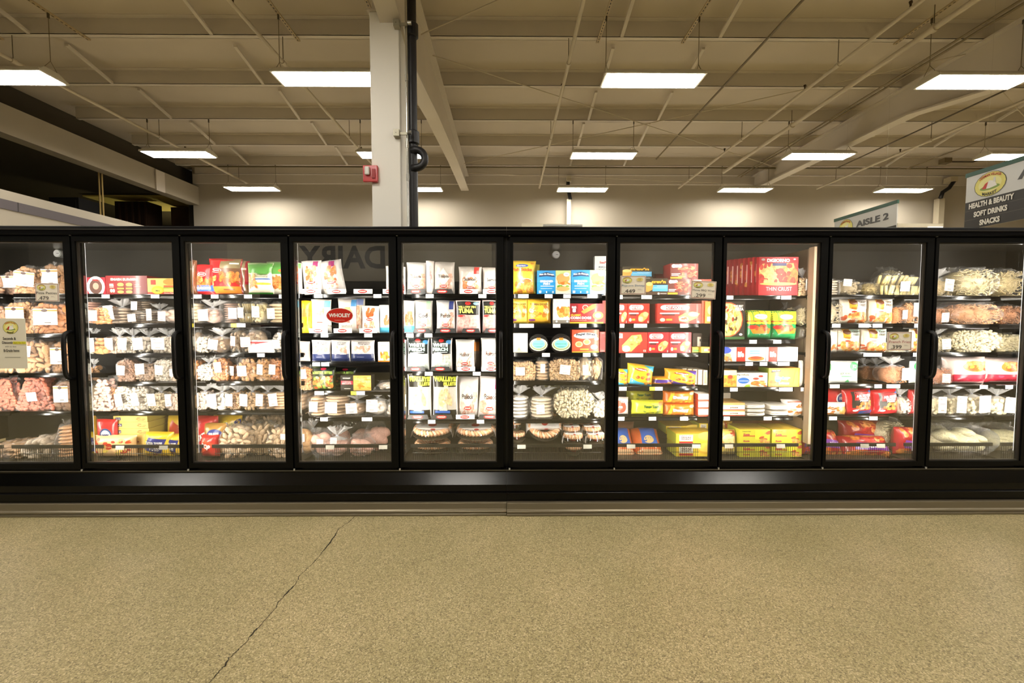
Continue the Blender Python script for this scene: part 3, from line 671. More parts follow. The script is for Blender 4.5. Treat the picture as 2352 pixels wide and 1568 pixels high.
# thermometers on the back walls, white divider inside the right case
for px, py, par in ((134, 582, CL), (1277, 585, CRT)):
    x, z = at(px, py, 3.95); b = MB()
    b.tube([(x, 3.94, z), (x, 3.99, z)], .034, M('#d9d9d4', .3), 24); b.tube([(x, 3.935, z), (x, 3.94, z)], .029, M('#ffffff', .4), 24)
    b.box(x - .002, x + .018, 3.933, 3.935, z - .002, z + .001, M('#222222')); b.build('thermometer', par)
xa, za = at(1871, 566, 3.30); xb, _ = at(1884, 566, 3.30)
b = MB(); b.box(xa, xb, 3.30, 3.36, CAMZ - .96, za, M('#8a7660', .6)); b.box(xb - .012, xb, 3.36, 3.9, CAMZ - .96, za, M('#7d6b57', .6)); b.build('divider_board', CRT)
# ================================================================ PRODUCT KINDS
film = clear('bag_film', .11, .75, .10, (1, 1, 1), 30, 1.0, .16, (1, 1, 1.6))
film_n = clear('bag_film_gathered', .5, .5, .16, (1, 1, 1), 60, 1.0, .6, (3, 3, .5))
paper = M('#fbf7f2', .6); paper2 = M('#f6dfd6', .6); tie_m = M('#c9d3ee', .4); ink_m = M('#8f8a88', .6); ink_r = M('#b5443a', .6)
def food(hexc, amt=.24, scale=34):
    c = [int(hexc[i:i + 2], 16) for i in (1, 3, 5)]; c = [int(x * .8 + .2 * y) for x, y in zip(c, (255, 232, 208))]
    return M('#%02x%02x%02x' % tuple(c), .5, noise=amt, scale=scale, bump=.4)
def env(z, kind):
    """half-width profile of a bag body over its height (z 0..1 of the body)"""
    if kind == 'round': return max(.12, math.sin(PI * (.12 + .80 * z)) ** .55 if z < .97 else .3)
    if kind == 'tri': return max(.15, (1 - z * .75) ** .6)
    return min(1, .93 + .1 * math.sin(PI * z)) * (1 if z < .78 else max(.2, 1 - ((z - .78) / .22) ** 2 * .65))
CONT = {}
def contents(style, hexc, shape, seed, alt=None, asp=1.0, rq=.08):
    """food heap in a unit box x -.5...5, y 0..1, z 0..1"""
    key = (style, hexc, shape, seed, alt, asp, rq)
    if key in CONT: return CONT[key]
    rnd = random.Random(repr((style, shape, seed))); b = MB(); cols = [food(hexc)] + ([food(alt)] if alt else [])
    pk = lambda: rnd.choice(cols)
    global env
    env0 = env
    if style in ('balls', 'chunks', 'cubes', 'big', 'shreds', 'meat'): env = lambda z, k: env0(z, k) * asp
    if style in ('balls', 'chunks', 'cubes', 'big'):
        r0 = rq; nz = int(.92 / (r0 * 1.35))
        for j in range(nz):
            z = (j + .5) / nz * .96; hw = env(z, shape) * .5 - r0 * .4; nx = max(1, int(hw * 2 / (r0 * 1.5)))
            for i in range(nx):
                for y in ((.14, .5) if j < nz - 1 or rq < .065 else (.2, .5, .75)):
                    x = -hw + (i + .5) * 2 * hw / nx + rnd.uniform(-.3, .3) * r0
                    rr = r0 * rnd.uniform(.8, 1.25); e = Matrix.Rotation(rnd.uniform(0, 3), 3, 'Y') @ Matrix.Rotation(rnd.uniform(-1, 1), 3, 'X')
                    b.ball((x, y + rnd.uniform(-.05, .05), max(rr * .7, z + rnd.uniform(-.03, .03))), (rr * 1.3, rr * 1.05, rr * (.72 if style != 'big' else .55)), pk(), e.to_quaternion(), 8, 6, .17, rnd)
    elif style == 'slices':
        n = 6
        for j in range(n):
            z = (j + .5) / n * .95; hw = .46 * env(z * .8, shape) + rnd.uniform(-.02, .02)
            b.ball((rnd.uniform(-.02, .02), .48, z), (hw * 1.08, .5, .095), pk(), None, 14, 5, .04, rnd)
    elif style == 'discs':
        n = 5
        for c in (-.24, .24):
            for j in range(n):
                z = (j + .5) / n * .93
                b.ball((c * env(z, shape) + rnd.uniform(-.02, .02), .46, z), (.25, .46, .1), pk(), None, 12, 5, .05, rnd)
    elif style == 'loaf':
        b.ball((0, .5, .47), (.46, .48, .5), pk(), None, 12, 8, .06, rnd)
        for k in range(26):
            z = rnd.uniform(.08, .85); x = rnd.uniform(-.4, .4) * env(z, shape); rr = rnd.uniform(.05, .09)
            b.ball((x, .09, z), (rr, rr, rr), pk(), None, 7, 4, .15, rnd)
    elif style == 'shreds':
        b.ball((0, .52, .46), (.44 * asp, .44, .48), pk(), None, 10, 7, .05, rnd)
        for k in range(int(150 * max(.7, asp))):
            z = rnd.random() ** .9 * .92; hw = env(z, shape) * .47; x = rnd.uniform(-hw, hw); y = rnd.uniform(.03, .25)
            L = rnd.uniform(.1, .22); a = rnd.uniform(0, PI); t = rnd.uniform(-.5, .5); q = .016
            dx, dz, dy = math.cos(a) * L / 2, math.sin(a) * L / 3, t * L / 2
            bend = rnd.uniform(-.03, .03)
            b.tube([(x - dx, y - dy, max(.02, z - dz)), (x, y + bend * .3, max(.02, z + bend)), (x + dx, y + dy, max(.02, z + dz))], q, pk(), 4)
    elif style == 'sticks':
        for k in range(16):
            x = -.42 + .84 * (k % 8) / 7 + rnd.uniform(-.03, .03); z0 = .03 if k < 8 else .5; tz = rnd.uniform(-.12, .12)
            b.tube([(x, .25 + .3 * (k // 8), z0), (x + tz, .2, z0 + .45)], .055, pk(), 6)
    elif style == 'patties':
        for j in range(9):
            z = (j + .5) / 9 * .95; b.ball((rnd.uniform(-.03, .03), .48, z), (.43 * env(z * .8, shape), .44, .06), pk(), None, 14, 4, .03, rnd)
    elif style == 'meat':
        for k in range(int(5 + 4 * asp)):
            z = rnd.uniform(.15, .75); hw = env(z, shape) * .3
            b.ball((rnd.uniform(-hw, hw), .4 + rnd.uniform(-.15, .15), z), (rnd.uniform(.2, .32), .33, rnd.uniform(.13, .22)), pk(), Matrix.Rotation(rnd.uniform(-.6, .6), 3, 'Y').to_quaternion(), 10, 6, .08, rnd)
        b.ball((0, .5, .4), (.42 * asp, .42, .4), pk(), None, 10, 6, .06, rnd)
    env = env0
    if style in ('balls', 'chunks', 'cubes', 'big', 'shreds', 'meat'): b.v = [(x / asp, y, z) for x, y, z in b.v]
    CONT[key] = b.mesh(style not in ('cubes',), 'food'); return CONT[key]
FILM = {}
def film_mesh(shape, seed):
    """clear skin around the food, unit box"""
    k = (shape, seed)
    if k in FILM: return FILM[k]
    rnd = random.Random(seed); b = MB(); n, m = 22, 10; vs = []
    ph = [rnd.uniform(0, 6) for _ in range(4)]
    for j in range(m + 1):
        z = j / m; hw = env(z, shape) * .5 * 1.06
        for i in range(n):
            q = 2 * PI * i / n; c, s = math.cos(q), math.sin(q)
            wv = 1 + .035 * math.sin(5 * q + ph[0] + 4 * z) + .02 * math.sin(9 * q + ph[1])
            x = math.copysign(abs(c) ** .6, c) * hw * wv; y = .5 + math.copysign(abs(s) ** .6, s) * .54 * wv * (env(z, shape) ** .5)
            vs.append((x, y, z * 1.0 + .01 * math.sin(3 * q + ph[2])))
    fs = [(j * n + i, j * n + (i + 1) % n, (j + 1) * n + (i + 1) % n, (j + 1) * n + i) for j in range(m) for i in range(n)]
    b.add(vs, fs, film); FILM[k] = b.mesh(True, 'film'); return FILM[k]
NECK = {}
def neck_mesh(seed, flat=False):
    """gathered bag top: narrow at the tie, fanning out above; unit: radius .5, z -.35 .. 1"""
    k = (seed, flat)
    if k in NECK: return NECK[k]
    rnd = random.Random(seed + 50); b = MB(); n = 48; prof = [(-.45, .9), (-.25, .55), (-.08, .2), (0, .11), (.08, .13), (.35, .38), (.7, .62), (1.0, .8)] if not flat else [(-.4, .95), (0, .9), (.5, .85), (1, .8)]
    vs = []; lean = rnd.uniform(-.35, .35); a0 = [rnd.uniform(0, 6) for _ in range(3)]
    for j, (z, r) in enumerate(prof):
        for i in range(n):
            q = 2 * PI * i / n; rr = r * .5 * (1 + .34 * math.sin(7 * q + a0[0] + z) * (.3 + max(0, z)) + .26 * math.sin(15 * q + a0[1] - 2 * z) * max(0, z))
            top = (.2 * math.sin(3 * q + a0[2]) + .12 * math.sin(13 * q + a0[0]) + rnd.uniform(-.06, .06)) * max(0, z) ** 2
            vs.append((rr * math.cos(q) + lean * max(0, z) ** 1.3 * .4, rr * math.sin(q) * .55, z + top))
    m = len(prof) - 1
    b.add(vs, [(j * n + i, j * n + (i + 1) % n, (j + 1) * n + (i + 1) % n, (j + 1) * n + i) for j in range(m) for i in range(n)], film if flat else film_n)
    NECK[k] = b.mesh(True, 'neck'); return NECK[k]
STK = {}
def sticker_mesh(col):
    col = {'#fbf7f2': '#eae4dc'}.get(col, col)
    if col in STK: return STK[col]
    b = MB(); n = 5; vs = []
    for j in range(n + 1):
        for i in range(n + 1): vs.append((i / n - .5, -.02 * math.sin(PI * i / n) - .015 * math.sin(2 * PI * j / n), j / n - .5))
    b.add(vs, [(j * (n + 1) + i, j * (n + 1) + i + 1, (j + 1) * (n + 1) + i + 1, (j + 1) * (n + 1) + i) for j in range(n) for i in range(n)], M(col, .6))
    S = lambda u, v, o: (u - .5, -.045 - o, v - .5)
    draw(b, S, [('e', .3, .82, .1, .05, '#c0423a'), ('e', .3, .81, .06, .03, '#fbf7f2'), ('r', .15, .55, .85, .58, '#8f8886'), ('r', .15, .45, .7, .47, '#a39c98'), ('r', .15, .3, .8, .32, '#a39c98'), ('r', .3, .12, .7, .2, '#a5a09c')], .6, .002)
    STK[col] = b.mesh(False, 'sticker'); return STK[col]
def clear_bag(root, w, h, d, style, col, shape='box', neck=1, stick=(.35, .4), seed=0, alt=None, sw=.42, sh=.42, scol='#fbf7f2', tilt=0):
    """see-through food bag, gathered and tied on top when neck is set; w h d in metres"""
    nh = h * .28 if neck else 0; hb = h - nh
    link('food', contents(style, col, shape, seed % 3, alt, min((.6, 1.0, 1.6, 2.4), key=lambda q: abs(math.log(q * hb / w))), min((.058, .08, .11, .15), key=lambda q: abs(math.log(q * hb / {'balls': .0115, 'chunks': .017, 'big': .026}[style]))) if style in ('balls', 'chunks', 'big') else .07), root, (0, 0, 0), (w, d, hb * .97))
    link('bag_film', film_mesh(shape, seed % 4), root, (0, -.004, 0), (w, d, hb))
    if neck:
        link('gathered_top', neck_mesh(seed % 5), root, (0, d * .45, hb * .99), (min(w * 1.15, .17), min(w, .16), nh * 1.0))
        b = MB(); r = .0065; b.tube([(r * 1.3 * math.cos(q * PI / 4), d * .45 + r * math.sin(q * PI / 4), hb * .99) for q in range(8)], .0028, tie_m, 5, closed=True); b.build('twist_tie', root)
    elif shape != 'pillow':
        link('open_top', neck_mesh(seed % 5, True), root, (0, d * .5, hb * .93), (w * .72, d * .6, h * .12))
    if stick:
        link('price_sticker', sticker_mesh(scol), root, ((stick[0] - .5) * w, -.012 - d * .02, stick[1] * h), (w * sw, .05, h * sh), (random.Random(seed).uniform(-.05, .12), random.Random(seed + 1).uniform(-.12, .12), 0))
def pouch_S(w, h, d, seed=0, pin=.05, lean=0.0, sag=0):
    ph = seed * 1.7
    def S(u, v, off, side=1):
        q = max(0, 1 - abs(2 * u - 1) ** 3.2) ** .6 * max(0, 1 - abs(2 * v - 1) ** 4.5) ** .75
        wr = .012 * math.sin(9 * u + 5 * v + ph) + .010 * math.sin(14 * v - 6 * u + ph * 2)
        half = d * .5 * q * (1 + wr * 4 * q); wx = w * (1 - pin * (max(0, 1 - abs(2 * v - 1) ** 3)) + .01 * math.sin(7 * v + ph))
        z = v * h - sag * h * (4 * (u - .5) ** 2) * (v ** 4) + .008 * h * math.sin(5 * u + ph) * (v > .9)
        return ((u - .5) * wx, d * .5 - side * (half + off) + lean * v, z)
    return S
def pouch(root_or_none, w, h, d, base, ops, seed=0, rough=.28, name='pouch', bands=(), lean=0.0, sag=0.0, pin=.05):
    """sealed printed bag with crimped top and bottom; printed shapes follow its swelling"""
    S = pouch_S(w, h, d, seed, pin, lean, sag); b = MB(); nu, nv = 24, 26; bm_ = M(base, rough, bump=.55, scale=26, coat=.5)
    for side in (1, -1):
        vs = [S(i / nu, j / nv, 0, side) for j in range(nv + 1) for i in range(nu + 1)]
        f = [(j * (nu + 1) + i, j * (nu + 1) + i + 1, (j + 1) * (nu + 1) + i + 1, (j + 1) * (nu + 1) + i) for j in range(nv) for i in range(nu)]
        if side < 0: f = [t[::-1] for t in f]
        b.add(vs, f, bm_)
    draw(b, S, [('r', u0 if u0 else .01, v0 if v0 else .01, u1 if u1 < 1 else .99, v1 if v1 < 1 else .99, c) for (u0, v0, u1, v1, c) in bands] + ops, rough, .0007, True)
    return b.build(name, root_or_none, autos=.7)
def carton(root, w, h, d, base, ops, side=None, top=None, name='carton', sideops=None):
    b = MB(); m = M(base, .42, coat=.25); b.box(-w / 2, w / 2, 0, d, 0, h, m)
    if side: 
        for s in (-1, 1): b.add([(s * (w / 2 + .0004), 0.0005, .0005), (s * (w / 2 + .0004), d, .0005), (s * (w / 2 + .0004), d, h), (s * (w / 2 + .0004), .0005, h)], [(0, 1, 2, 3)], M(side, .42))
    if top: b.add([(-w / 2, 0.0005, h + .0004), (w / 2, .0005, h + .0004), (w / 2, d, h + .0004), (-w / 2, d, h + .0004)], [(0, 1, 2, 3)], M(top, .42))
    draw(b, lambda u, v, o: ((u - .5) * w, -o, v * h), ops, .42)
    if sideops: draw(b, lambda u, v, o: (-w / 2 - o - .0005, d - u * d, v * h), sideops, .42)
    return b.build(name, root)
def shrimp_ring(root, w, tilt=.5, band=True, seed=0, hgt=.07):
    """clear round tray with a ring of shrimp under a dome and a paper band"""
    rnd = random.Random(seed); R = w / 2
    b = MB(); b.tube([(0, R, 0), (0, R, .004), (0, R, .02)], [R * .82, R * .86, R * .98], M('#4f4a3e', .2, coat=.6), 28); b.build('tray', root)
    b = MB(); sh1 = food('#e39a68', .3); sh2 = food('#efc39c', .2); n = 34
    for k in range(n):
        q = 2 * PI * k / n; pts = []; rr = []
        for t in range(6):
            a = t / 5; rad = R * (.45 + .42 * math.sin(a * PI * .6)); pts.append((rad * math.cos(q + a * .25), R + rad * math.sin(q + a * .25), .028 + hgt * .62 * math.sin(.3 + a * 2.4))); rr.append(R * (.04 + .06 * a))
        b.tube(pts, rr, sh1 if k % 2 else sh2, 6)
    b.build('shrimp', root, smooth=True)
    b = MB(); b.tube([(0, R, .02), (0, R, .03)], [R * .3, R * .3], M('#7c1f14', .25), 16); b.build('sauce_cup', root)
    b = MB(); b.tube([(0, R, .02), (0, R, hgt * .8), (0, R, hgt), (0, R, hgt + .002)], [R * .98, R * .94, R * .8, R * .1], clear('tray_lid', .08, .7, .05, (1, 1, 1)) if 'lid' not in MATS else MATS['lid'], 28)
    MATS.setdefault('lid', b.mats[0]); b.build('clear_lid', root, autos=.6)
    if band:
        b = MB(); vs = []; n = 12; y0, y1 = R * .62, R * 1.38
        prof = [(-R * 1.04, -.0), (-R * .98, hgt * .6), (-R * .8, hgt + .008), (0, hgt + .012), (R * .8, hgt + .008), (R * .98, hgt * .6), (R * 1.04, 0)]
        for x, z in prof: vs += [(x, y0, z), (x, y1, z)]
        b.add(vs, [(2 * i, 2 * i + 2, 2 * i + 3, 2 * i + 1) for i in range(6)], M('#f1ece6', .5))
        draw(b, lambda u, v, o: ((u - .5) * R * 1.6, y0 + (y1 - y0) * v, hgt + .0125 + o), [('e', .5, .5, .13, .3, '#c93a2a'), ('e', .2, .5, .06, .2, '#d8d2ca')], .5)
        b.add([(-R * .8, y0, hgt + .009), (R * .8, y0, hgt + .009), (R * .8, y0 - .001, hgt - .012), (-R * .8, y0 - .001, hgt - .012)], [(0, 3, 2, 1)], M('#f1ece6', .5))
        draw(b, lambda u, v, o: ((u - .5) * R * 1.6, y0 - .0012 - o, hgt - .011 + .018 * v), [('e', .55, .5, .08, .42, '#c93a2a'), ('r', .15, .3, .3, .6, '#bdb6ae')], .5)
        b.build('paper_band', root)
def round_pack(root, w, h):
    """round tray stood on its edge, oval teal label, white dip showing"""
    b = MB(); R = w / 2; b.tube([(0, .05, h / 2), (0, .012, h / 2), (0, 0, h / 2)], [R * .8, R, R * .97], M('#23211f', .25, coat=.6), 30); b.build('tray', root)
    b = MB(); S = lambda u, v, o: ((u - .5) * w, -.001 - o, v * h)
    draw(b, S, [('e', .5, .46, .45, .38, '#ded3c3'), ('e', .5, .46, .40, .32, '#7f9a68'), ('e', .5, .5, .36, .3, '#e9d9a8'), ('e', .5, .5, .32, .26, '#7fd4cc'), ('r', .4, .72, .6, .86, '#e88a3a'), ('t', 'SPINACH DIP', .5, .5, .5, .06, '#37605c', .01), ('e', .5, .33, .2, .02, '#4f8f89')], .35, .0006)
    b.build('label_card', root)
def stack_flat(root, w, h, d, n, col, col2):
    pass
# ================================================================ STOCK ON THE SHELVES
YP = 3.405
ITEMS = []
BASE = {}
def base_z(bay, row):
    if row == 9: return at(1160, 1053, 3.38)[1]
    return at(1160, SHELF_PX[bay][row], YS)[1] + .0015
def put(bay, row, x0, x1, yt, name, cat, desc, yoff=0, yb=None, rz=0, lift=0, group=None, sort=None):
    Y = YP + yoff; a, _ = at(x0, yt, Y); c, zt = at(x1, yt, Y); zb = base_z(bay, row) + lift
    if yb is not None: zb = at(x0, yb, Y)[1]
    r = empty(name, ((a + c) / 2, Y, zb), rz)
    ITEMS.append([bay, row, x0 + x1, r, cat, desc, group or (cat + 's in the freezers'), name])
    return r, c - a, max(.03, zt - zb)
def B(bay, row, x0, x1, yt, style, col, desc, d=.15, name='bagged_food', cat='food bag', **k):
    pk = {q: k.pop(q) for q in ('yoff', 'yb', 'rz', 'lift') if q in k}
    tl = k.pop('lean', 0)
    r, w, h = put(bay, row, x0, x1, yt, name, cat, desc, **pk)
    if tl: r.rotation_euler.y = tl
    clear_bag(r, w, h, d, style, col, **k); return r
def P(bay, row, x0, x1, yt, base, ops, desc, d=.07, name='food_pouch', cat='food pouch', **k):
    pk = {q: k.pop(q) for q in ('yoff', 'yb', 'rz', 'lift') if q in k}
    tl = k.pop('tilt', 0); ry = k.pop('ry', 0)
    r, w, h = put(bay, row, x0, x1, yt, name, cat, desc, **pk)
    pouch(r, w, h / max(.3, math.cos(tl)), d, base, ops, name='printed_pouch', **k)
    r.rotation_euler.x = -tl; r.rotation_euler.y = ry
    return single(r)
def C(bay, row, x0, x1, yt, base, ops, desc, d=.2, name='food_box', cat='box', **k):
    pk = {q: k.pop(q) for q in ('yoff', 'yb', 'rz', 'lift') if q in k}
    r, w, h = put(bay, row, x0, x1, yt, name, cat, desc, **pk); carton(r, w, h, d, base, ops, **k); return single(r)
def single(r):
    """a thing that is one mesh needs no empty above it"""
    o = r.children[0]; o.parent = None; o.matrix_world = Matrix.LocRotScale(r.location, r.rotation_euler, None)
    for it in ITEMS:
        if it[3] == r: it[3] = o; o.name = it[7]
    bpy.data.objects.remove(r); return o
def sc(c): return '#fbf7f2' if c == 'w' else c
TAN = '#cf955e'; ORG = '#d5803d'; WHT = '#e9dfce'; BRN = '#8e6244'; RED = '#b8553c'; PNK = '#dfa896'; PAL = '#e6d5a3'; OAT = '#b9a080'; GRY = '#a08c78'; CRM = '#efdcb8'
cap = '#c8402f'
def orange_label(b=None):
    return [('r', .16, .28, .84, .8, '#faf6ee'), ('r', .16, .72, .84, .77, '#dd9a48'), ('e', .5, .745, .09, .05, '#4a3028'), ('r', .25, .58, .75, .6, '#c6bfb4'), ('r', .25, .5, .6, .52, '#c6bfb4'), ('r', .5, .34, .68, .37, '#7d766c')]
def chicken(bay, row, x0, x1, yt, desc, col=TAN, seed=0, yoff=0, lean=0, d=.13, style='chunks', **k):
    """clear bag with a big white header label with an orange stripe"""
    r = B(bay, row, x0, x1, yt, style, col, desc, d=d, neck=0, stick=None, seed=seed, yoff=yoff, **k)
    w = abs(at(x1, yt, YP)[0] - at(x0, yt, YP)[0]); h = at(x0, yt, YP)[1] - base_z(bay, row)
    b = MB(); draw(b, lambda u, v, o: ((u - .5) * w * .95, -.014 - o - .01 * math.sin(PI * u), v * h), orange_label(), .5, .0012, True); b.build('header_label', r)
    if lean: r.rotation_euler.y = lean
# ---- first door (cut by the left edge)
chicken(0, 0, -2, 52, 622, 'brown chicken bag with dark film', BRN, 1, .05)
chicken(0, 0, 20, 92, 612, 'tan breaded chicken bag leaning right', TAN, 2, 0, .12)
chicken(0, 0, 88, 148, 604, 'tall chicken bag with orange stripe label', TAN, 0, .03, 0)
B(0, 0, -55, 0, 630, 'chunks', BRN, 'brown chicken bag by the case end', neck=0, stick=None, seed=2)
chicken(0, 1, 6, 72, 690, 'wide breaded chicken bag', TAN, 1, .04); chicken(0, 1, 66, 152, 695, 'large orange chicken bag with wide label', ORG, 2)
B(0, 1, -55, 4, 700, 'chunks', BRN, 'brown chicken bag beside the case end', neck=0, stick=None, seed=1)
B(0, 2, -40, 28, 782, 'big', TAN, 'tan fillet bag', neck=0, seed=0, stick=(.7, .7), sw=.25, sh=.25); B(0, 2, 26, 112, 782, 'big', TAN, 'large tan fillet bag with small sticker', seed=1, neck=0, stick=(.4, .68), sw=.3, sh=.34)
chicken(0, 2, 110, 166, 784, 'fillet bag with broad white label', TAN, 0, .02)
B(0, 3, -45, 34, 866, 'balls', RED, 'reddish meatball bag', neck=0, shape='tri', seed=1, stick=None); B(0, 3, 22, 118, 864, 'balls', RED, 'large reddish meatball bag with slack top', shape='tri', neck=0, seed=2, stick=(.55, .42), sw=.24, sh=.26, d=.2)
chicken(0, 3, 118, 170, 872, 'brown patty bag with orange stripe label', BRN, 1, .02); B(0, 3, 86, 140, 868, 'balls', '#a04a34', 'dark red meatball bag behind', neck=0, seed=0, stick=None, yoff=.2)
B(0, 9, 104, 166, 976, 'patties', TAN, 'tan cutlet bag slumped in the corner', shape='tri', neck=0, stick=None, seed=1, d=.25); B(0, 9, 40, 108, 1010, 'big', '#b8aa94', 'nearly empty clear bag lying flat', shape='round', neck=0, stick=None, seed=2, d=.3)
B(0, 9, -40, 40, 1022, 'big', '#a8825e', 'flat bag low in the bin', neck=0, stick=None, seed=0, d=.3)
# ---- second door
mar = '#7a1f22'
C(1, 0, 184, 241, 637, '#c5202f', [('e', .62, .45, .36, .62, '#f2ece2'), ('e', .62, .45, .26, .44, '#5c4038'), ('t', 'PATTY', .66, .84, .34, .11, '#c5202f', .05, -.2), ('e', .62, .48, .12, .2, '#b88a78'), ('r', .0, .1, .2, .25, '#f3b04a')], 'bright red patty box with round emblem')
C(1, 0, 242, 337, 633, mar, [('t', 'SMASH BURGERS', .45, .8, .66, .13, '#f2e3c4', .05), ('t', '100%', .14, .5, .1, .14, '#f2e3c4', .04), ('r', .09, .36, .19, .4, '#d9b9a0'), ('e', .13, .19, .03, .1, '#e9c79a'), ('e', .19, .19, .03, .1, '#e9c79a'),
  ('e', .36, .52, .08, .1, '#dd9a4c'), ('r', .28, .34, .44, .44, '#6b3420'), ('r', .28, .28, .44, .34, '#e8b23a'), ('r', .28, .18, .44, .28, '#6b3420'), ('e', .36, .12, .08, .08, '#dd9a4c'), ('e', .57, .52, .08, .1, '#dd9a4c'), ('r', .49, .34, .65, .44, '#6b3420'), ('r', .49, .28, .65, .34, '#e8b23a'), ('r', .49, .18, .65, .28, '#6b3420'), ('e', .57, .12, .08, .08, '#dd9a4c'), ('r', .7, .5, .82, .52, '#c89a8a'), ('r', .7, .4, .86, .42, '#c89a8a')], 'wide maroon burger patty box')
C(1, 0, 338, 403, 639, '#f2c86a', [('r', 0, 0, 1, .14, '#c9331f'), ('r', .12, .6, .3, .9, '#c0392b'), ('e', .36, .26, .22, .26, '#f2c418'), ('e', .36, .24, .17, .16, '#f8e04a'), ('t', 'Mrs', .36, .22, .14, .1, '#26221c', .03), ('e', .8, .78, .24, .2, '#d98a3c'), ('r', .58, .42, 1, .56, '#c85a32'), ('r', .56, .36, 1, .42, '#7fae3a'), ('t', 'Chicken Patties', .78, .07, .4, .08, '#f8efe0', .02)], 'yellow chicken patty box with burger picture')
for x0, x1, yt, st, c, ds, nk, sh, yo in ((186, 204, 688, 'patties', PNK, 'pink patty bag half behind the frame', 0, 'box', .02), (203, 250, 703, 'chunks', ORG, 'orange chicken bag with white label', 0, 'box', 0), (238, 288, 688, 'discs', GRY, 'grey brown bun bag with twisted top', 1, 'box', .03),
    (293, 337, 714, 'discs', GRY, 'grey brown roll bag, lower of two', 0, 'box', 0), (336, 366, 698, 'discs', GRY, 'brown roll bag tied at the top', 1, 'box', .02), (362, 404, 706, 'meat', '#e8c9b8', 'pale pink meat bag with big label', 0, 'round', 0)):
    B(1, 1, x0, x1, yt, st, c, ds, neck=nk, shape=sh, yoff=yo, seed=x0, stick=(.28, .45), sw=.42, sh=.6)
B(1, 1, 300, 336, 688, 'discs', GRY, 'grey brown roll bag stacked on another', neck=0, yb=716, yoff=.06, seed=4, stick=(.3, .5), sw=.4, sh=.7)
for x0, x1, yt, st, c, ds, sh in ((187, 206, 757, 'chunks', WHT, 'small white bag by the left frame', 'box'), (240, 274, 757, 'balls', '#cbb7a4', 'beige biscuit bag with label', 'box'), (271, 306, 757, 'balls', WHT, 'off-white nugget bag', 'box'), (304, 346, 757, 'chunks', WHT, 'wide white bag with frilly top', 'round'), (345, 400, 756, 'balls', '#d8cbb8', 'broad white bag with blue tie', 'box')):
    B(1, 2, x0, x1, yt, st, c, ds, shape=sh, seed=x0, stick=(.35, .4), sw=.55, sh=.5)
B(1, 2, 206, 250, 772, 'chunks', ORG, 'tall tan chicken bag with white edge label', neck=0, seed=3, stick=(.15, .5), sw=.3, sh=.8, yoff=-.02)
for x0, x1, yt, st, c, ds, nk in ((190, 205, 828, 'balls', TAN, 'small tan bag by the left frame', 1), (262, 306, 824, 'balls', BRN, 'nutty brown meatball bag', 0), (303, 353, 818, 'balls', '#b3937a', 'light brown bag with frilled top', 1), (350, 392, 823, 'balls', WHT, 'white popcorn chicken bag', 0), (388, 406, 835, 'balls', '#d9b9a4', 'pale pink bag behind the door frame', 0)):
    B(1, 3, x0, x1, yt, st, c, ds, neck=nk, seed=x0, shape='round' if nk else 'box', stick=(.4, .5), sw=.42, sh=.42)
B(1, 4, 202, 257, 868, 'balls', PNK, 'tall pinkish bag with loose clear top', neck=0, shape='tri', seed=1, stick=(.1, .6), sw=.2, sh=.5, yoff=-.02)
for x0, x1, yt, st, c, ds, nk, sh in ((186, 202, 885, 'loaf', CRM, 'pale slim bag by the left frame', 0, 'box'), (248, 262, 888, 'balls', ORG, 'orange bag squeezed between neighbours', 0, 'box'), (258, 299, 886, 'balls', '#e9e0d2', 'tall white gnocchi bag', 0, 'box'), (295, 336, 884, 'balls', '#e9e0d2', 'tall white dumpling bag', 0, 'box'), (331, 377, 886, 'balls', CRM, 'round cream bag with fanned top', 1, 'round'), (374, 408, 888, 'balls', '#e3c4b2', 'pinkish bag with fanned top', 1, 'round')):
    B(1, 4, x0, x1, yt, st, c, ds, neck=nk, shape=sh, seed=x0, stick=(.4, .45), sw=.4, sh=.5)
orei = [('r', .06, .3, .22, .75, '#23366e'), ('t', 'On-Cor', .14, .52, .13, .3, '#f4f1ea', .03), ('b', .68, .2, .92, .7, 9, .05, ['#c2502f', '#d98a3c'], 4)]
for k, (yt, yb) in enumerate(((955, 969), (969, 984), (984, 999))):
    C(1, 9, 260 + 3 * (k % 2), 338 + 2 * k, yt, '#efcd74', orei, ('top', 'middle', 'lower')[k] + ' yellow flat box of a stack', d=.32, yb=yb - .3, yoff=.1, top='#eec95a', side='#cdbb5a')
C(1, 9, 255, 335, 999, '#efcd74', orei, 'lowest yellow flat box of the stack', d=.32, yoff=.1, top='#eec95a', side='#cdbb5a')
P(1, 9, 214, 262, 964, '#cf2a2c', [('e', .55, .55, .3, .22, '#33517f'), ('e', .55, .55, .24, .17, '#e8e4de'), ('t', '100%', .55, .55, .4, .14, '#23366e', .04)], 'red rounded pack with blue 100% badge', d=.06, yoff=.05)
tater = [('p', [(.1, .35), (.3, .85), (.9, .75), (.75, .2)], '#27307f'), ('t', 'TATER TOTS', .5, .6, .6, .16, '#f3f1ea', .05, -.1), ('t', 'TOTS', .52, .4, .4, .14, '#f3f1ea', .05, -.1), ('b', .1, .05, .9, .2, 8, .05, ['#e8a83a', '#f2d04a', '#c9402c'], 3)]
P(1, 9, 318, 384, 996, '#efc52e', tater, 'yellow and blue potato bag lying forward', d=.14, yoff=-.01)
P(1, 9, 372, 410, 1000, '#efc52e', tater, 'yellow and blue potato bag, cut by the frame', d=.12, yoff=.03)
P(1, 9, 376, 410, 956, '#f0c63a', [('p', [(.1, .2), (.5, .9), (.95, .7), (.8, .1)], '#c8432a')], 'yellow and red bag propped at right', d=.1, yoff=.18)
P(1, 9, 203, 300, 1003, '#efc48a', [('b', .05, .2, .95, .9, 26, .07, ['#d9562c', '#f4d060', '#c9382a'], 9)], 'orange printed bag lying across the front', d=.12, yoff=.0)
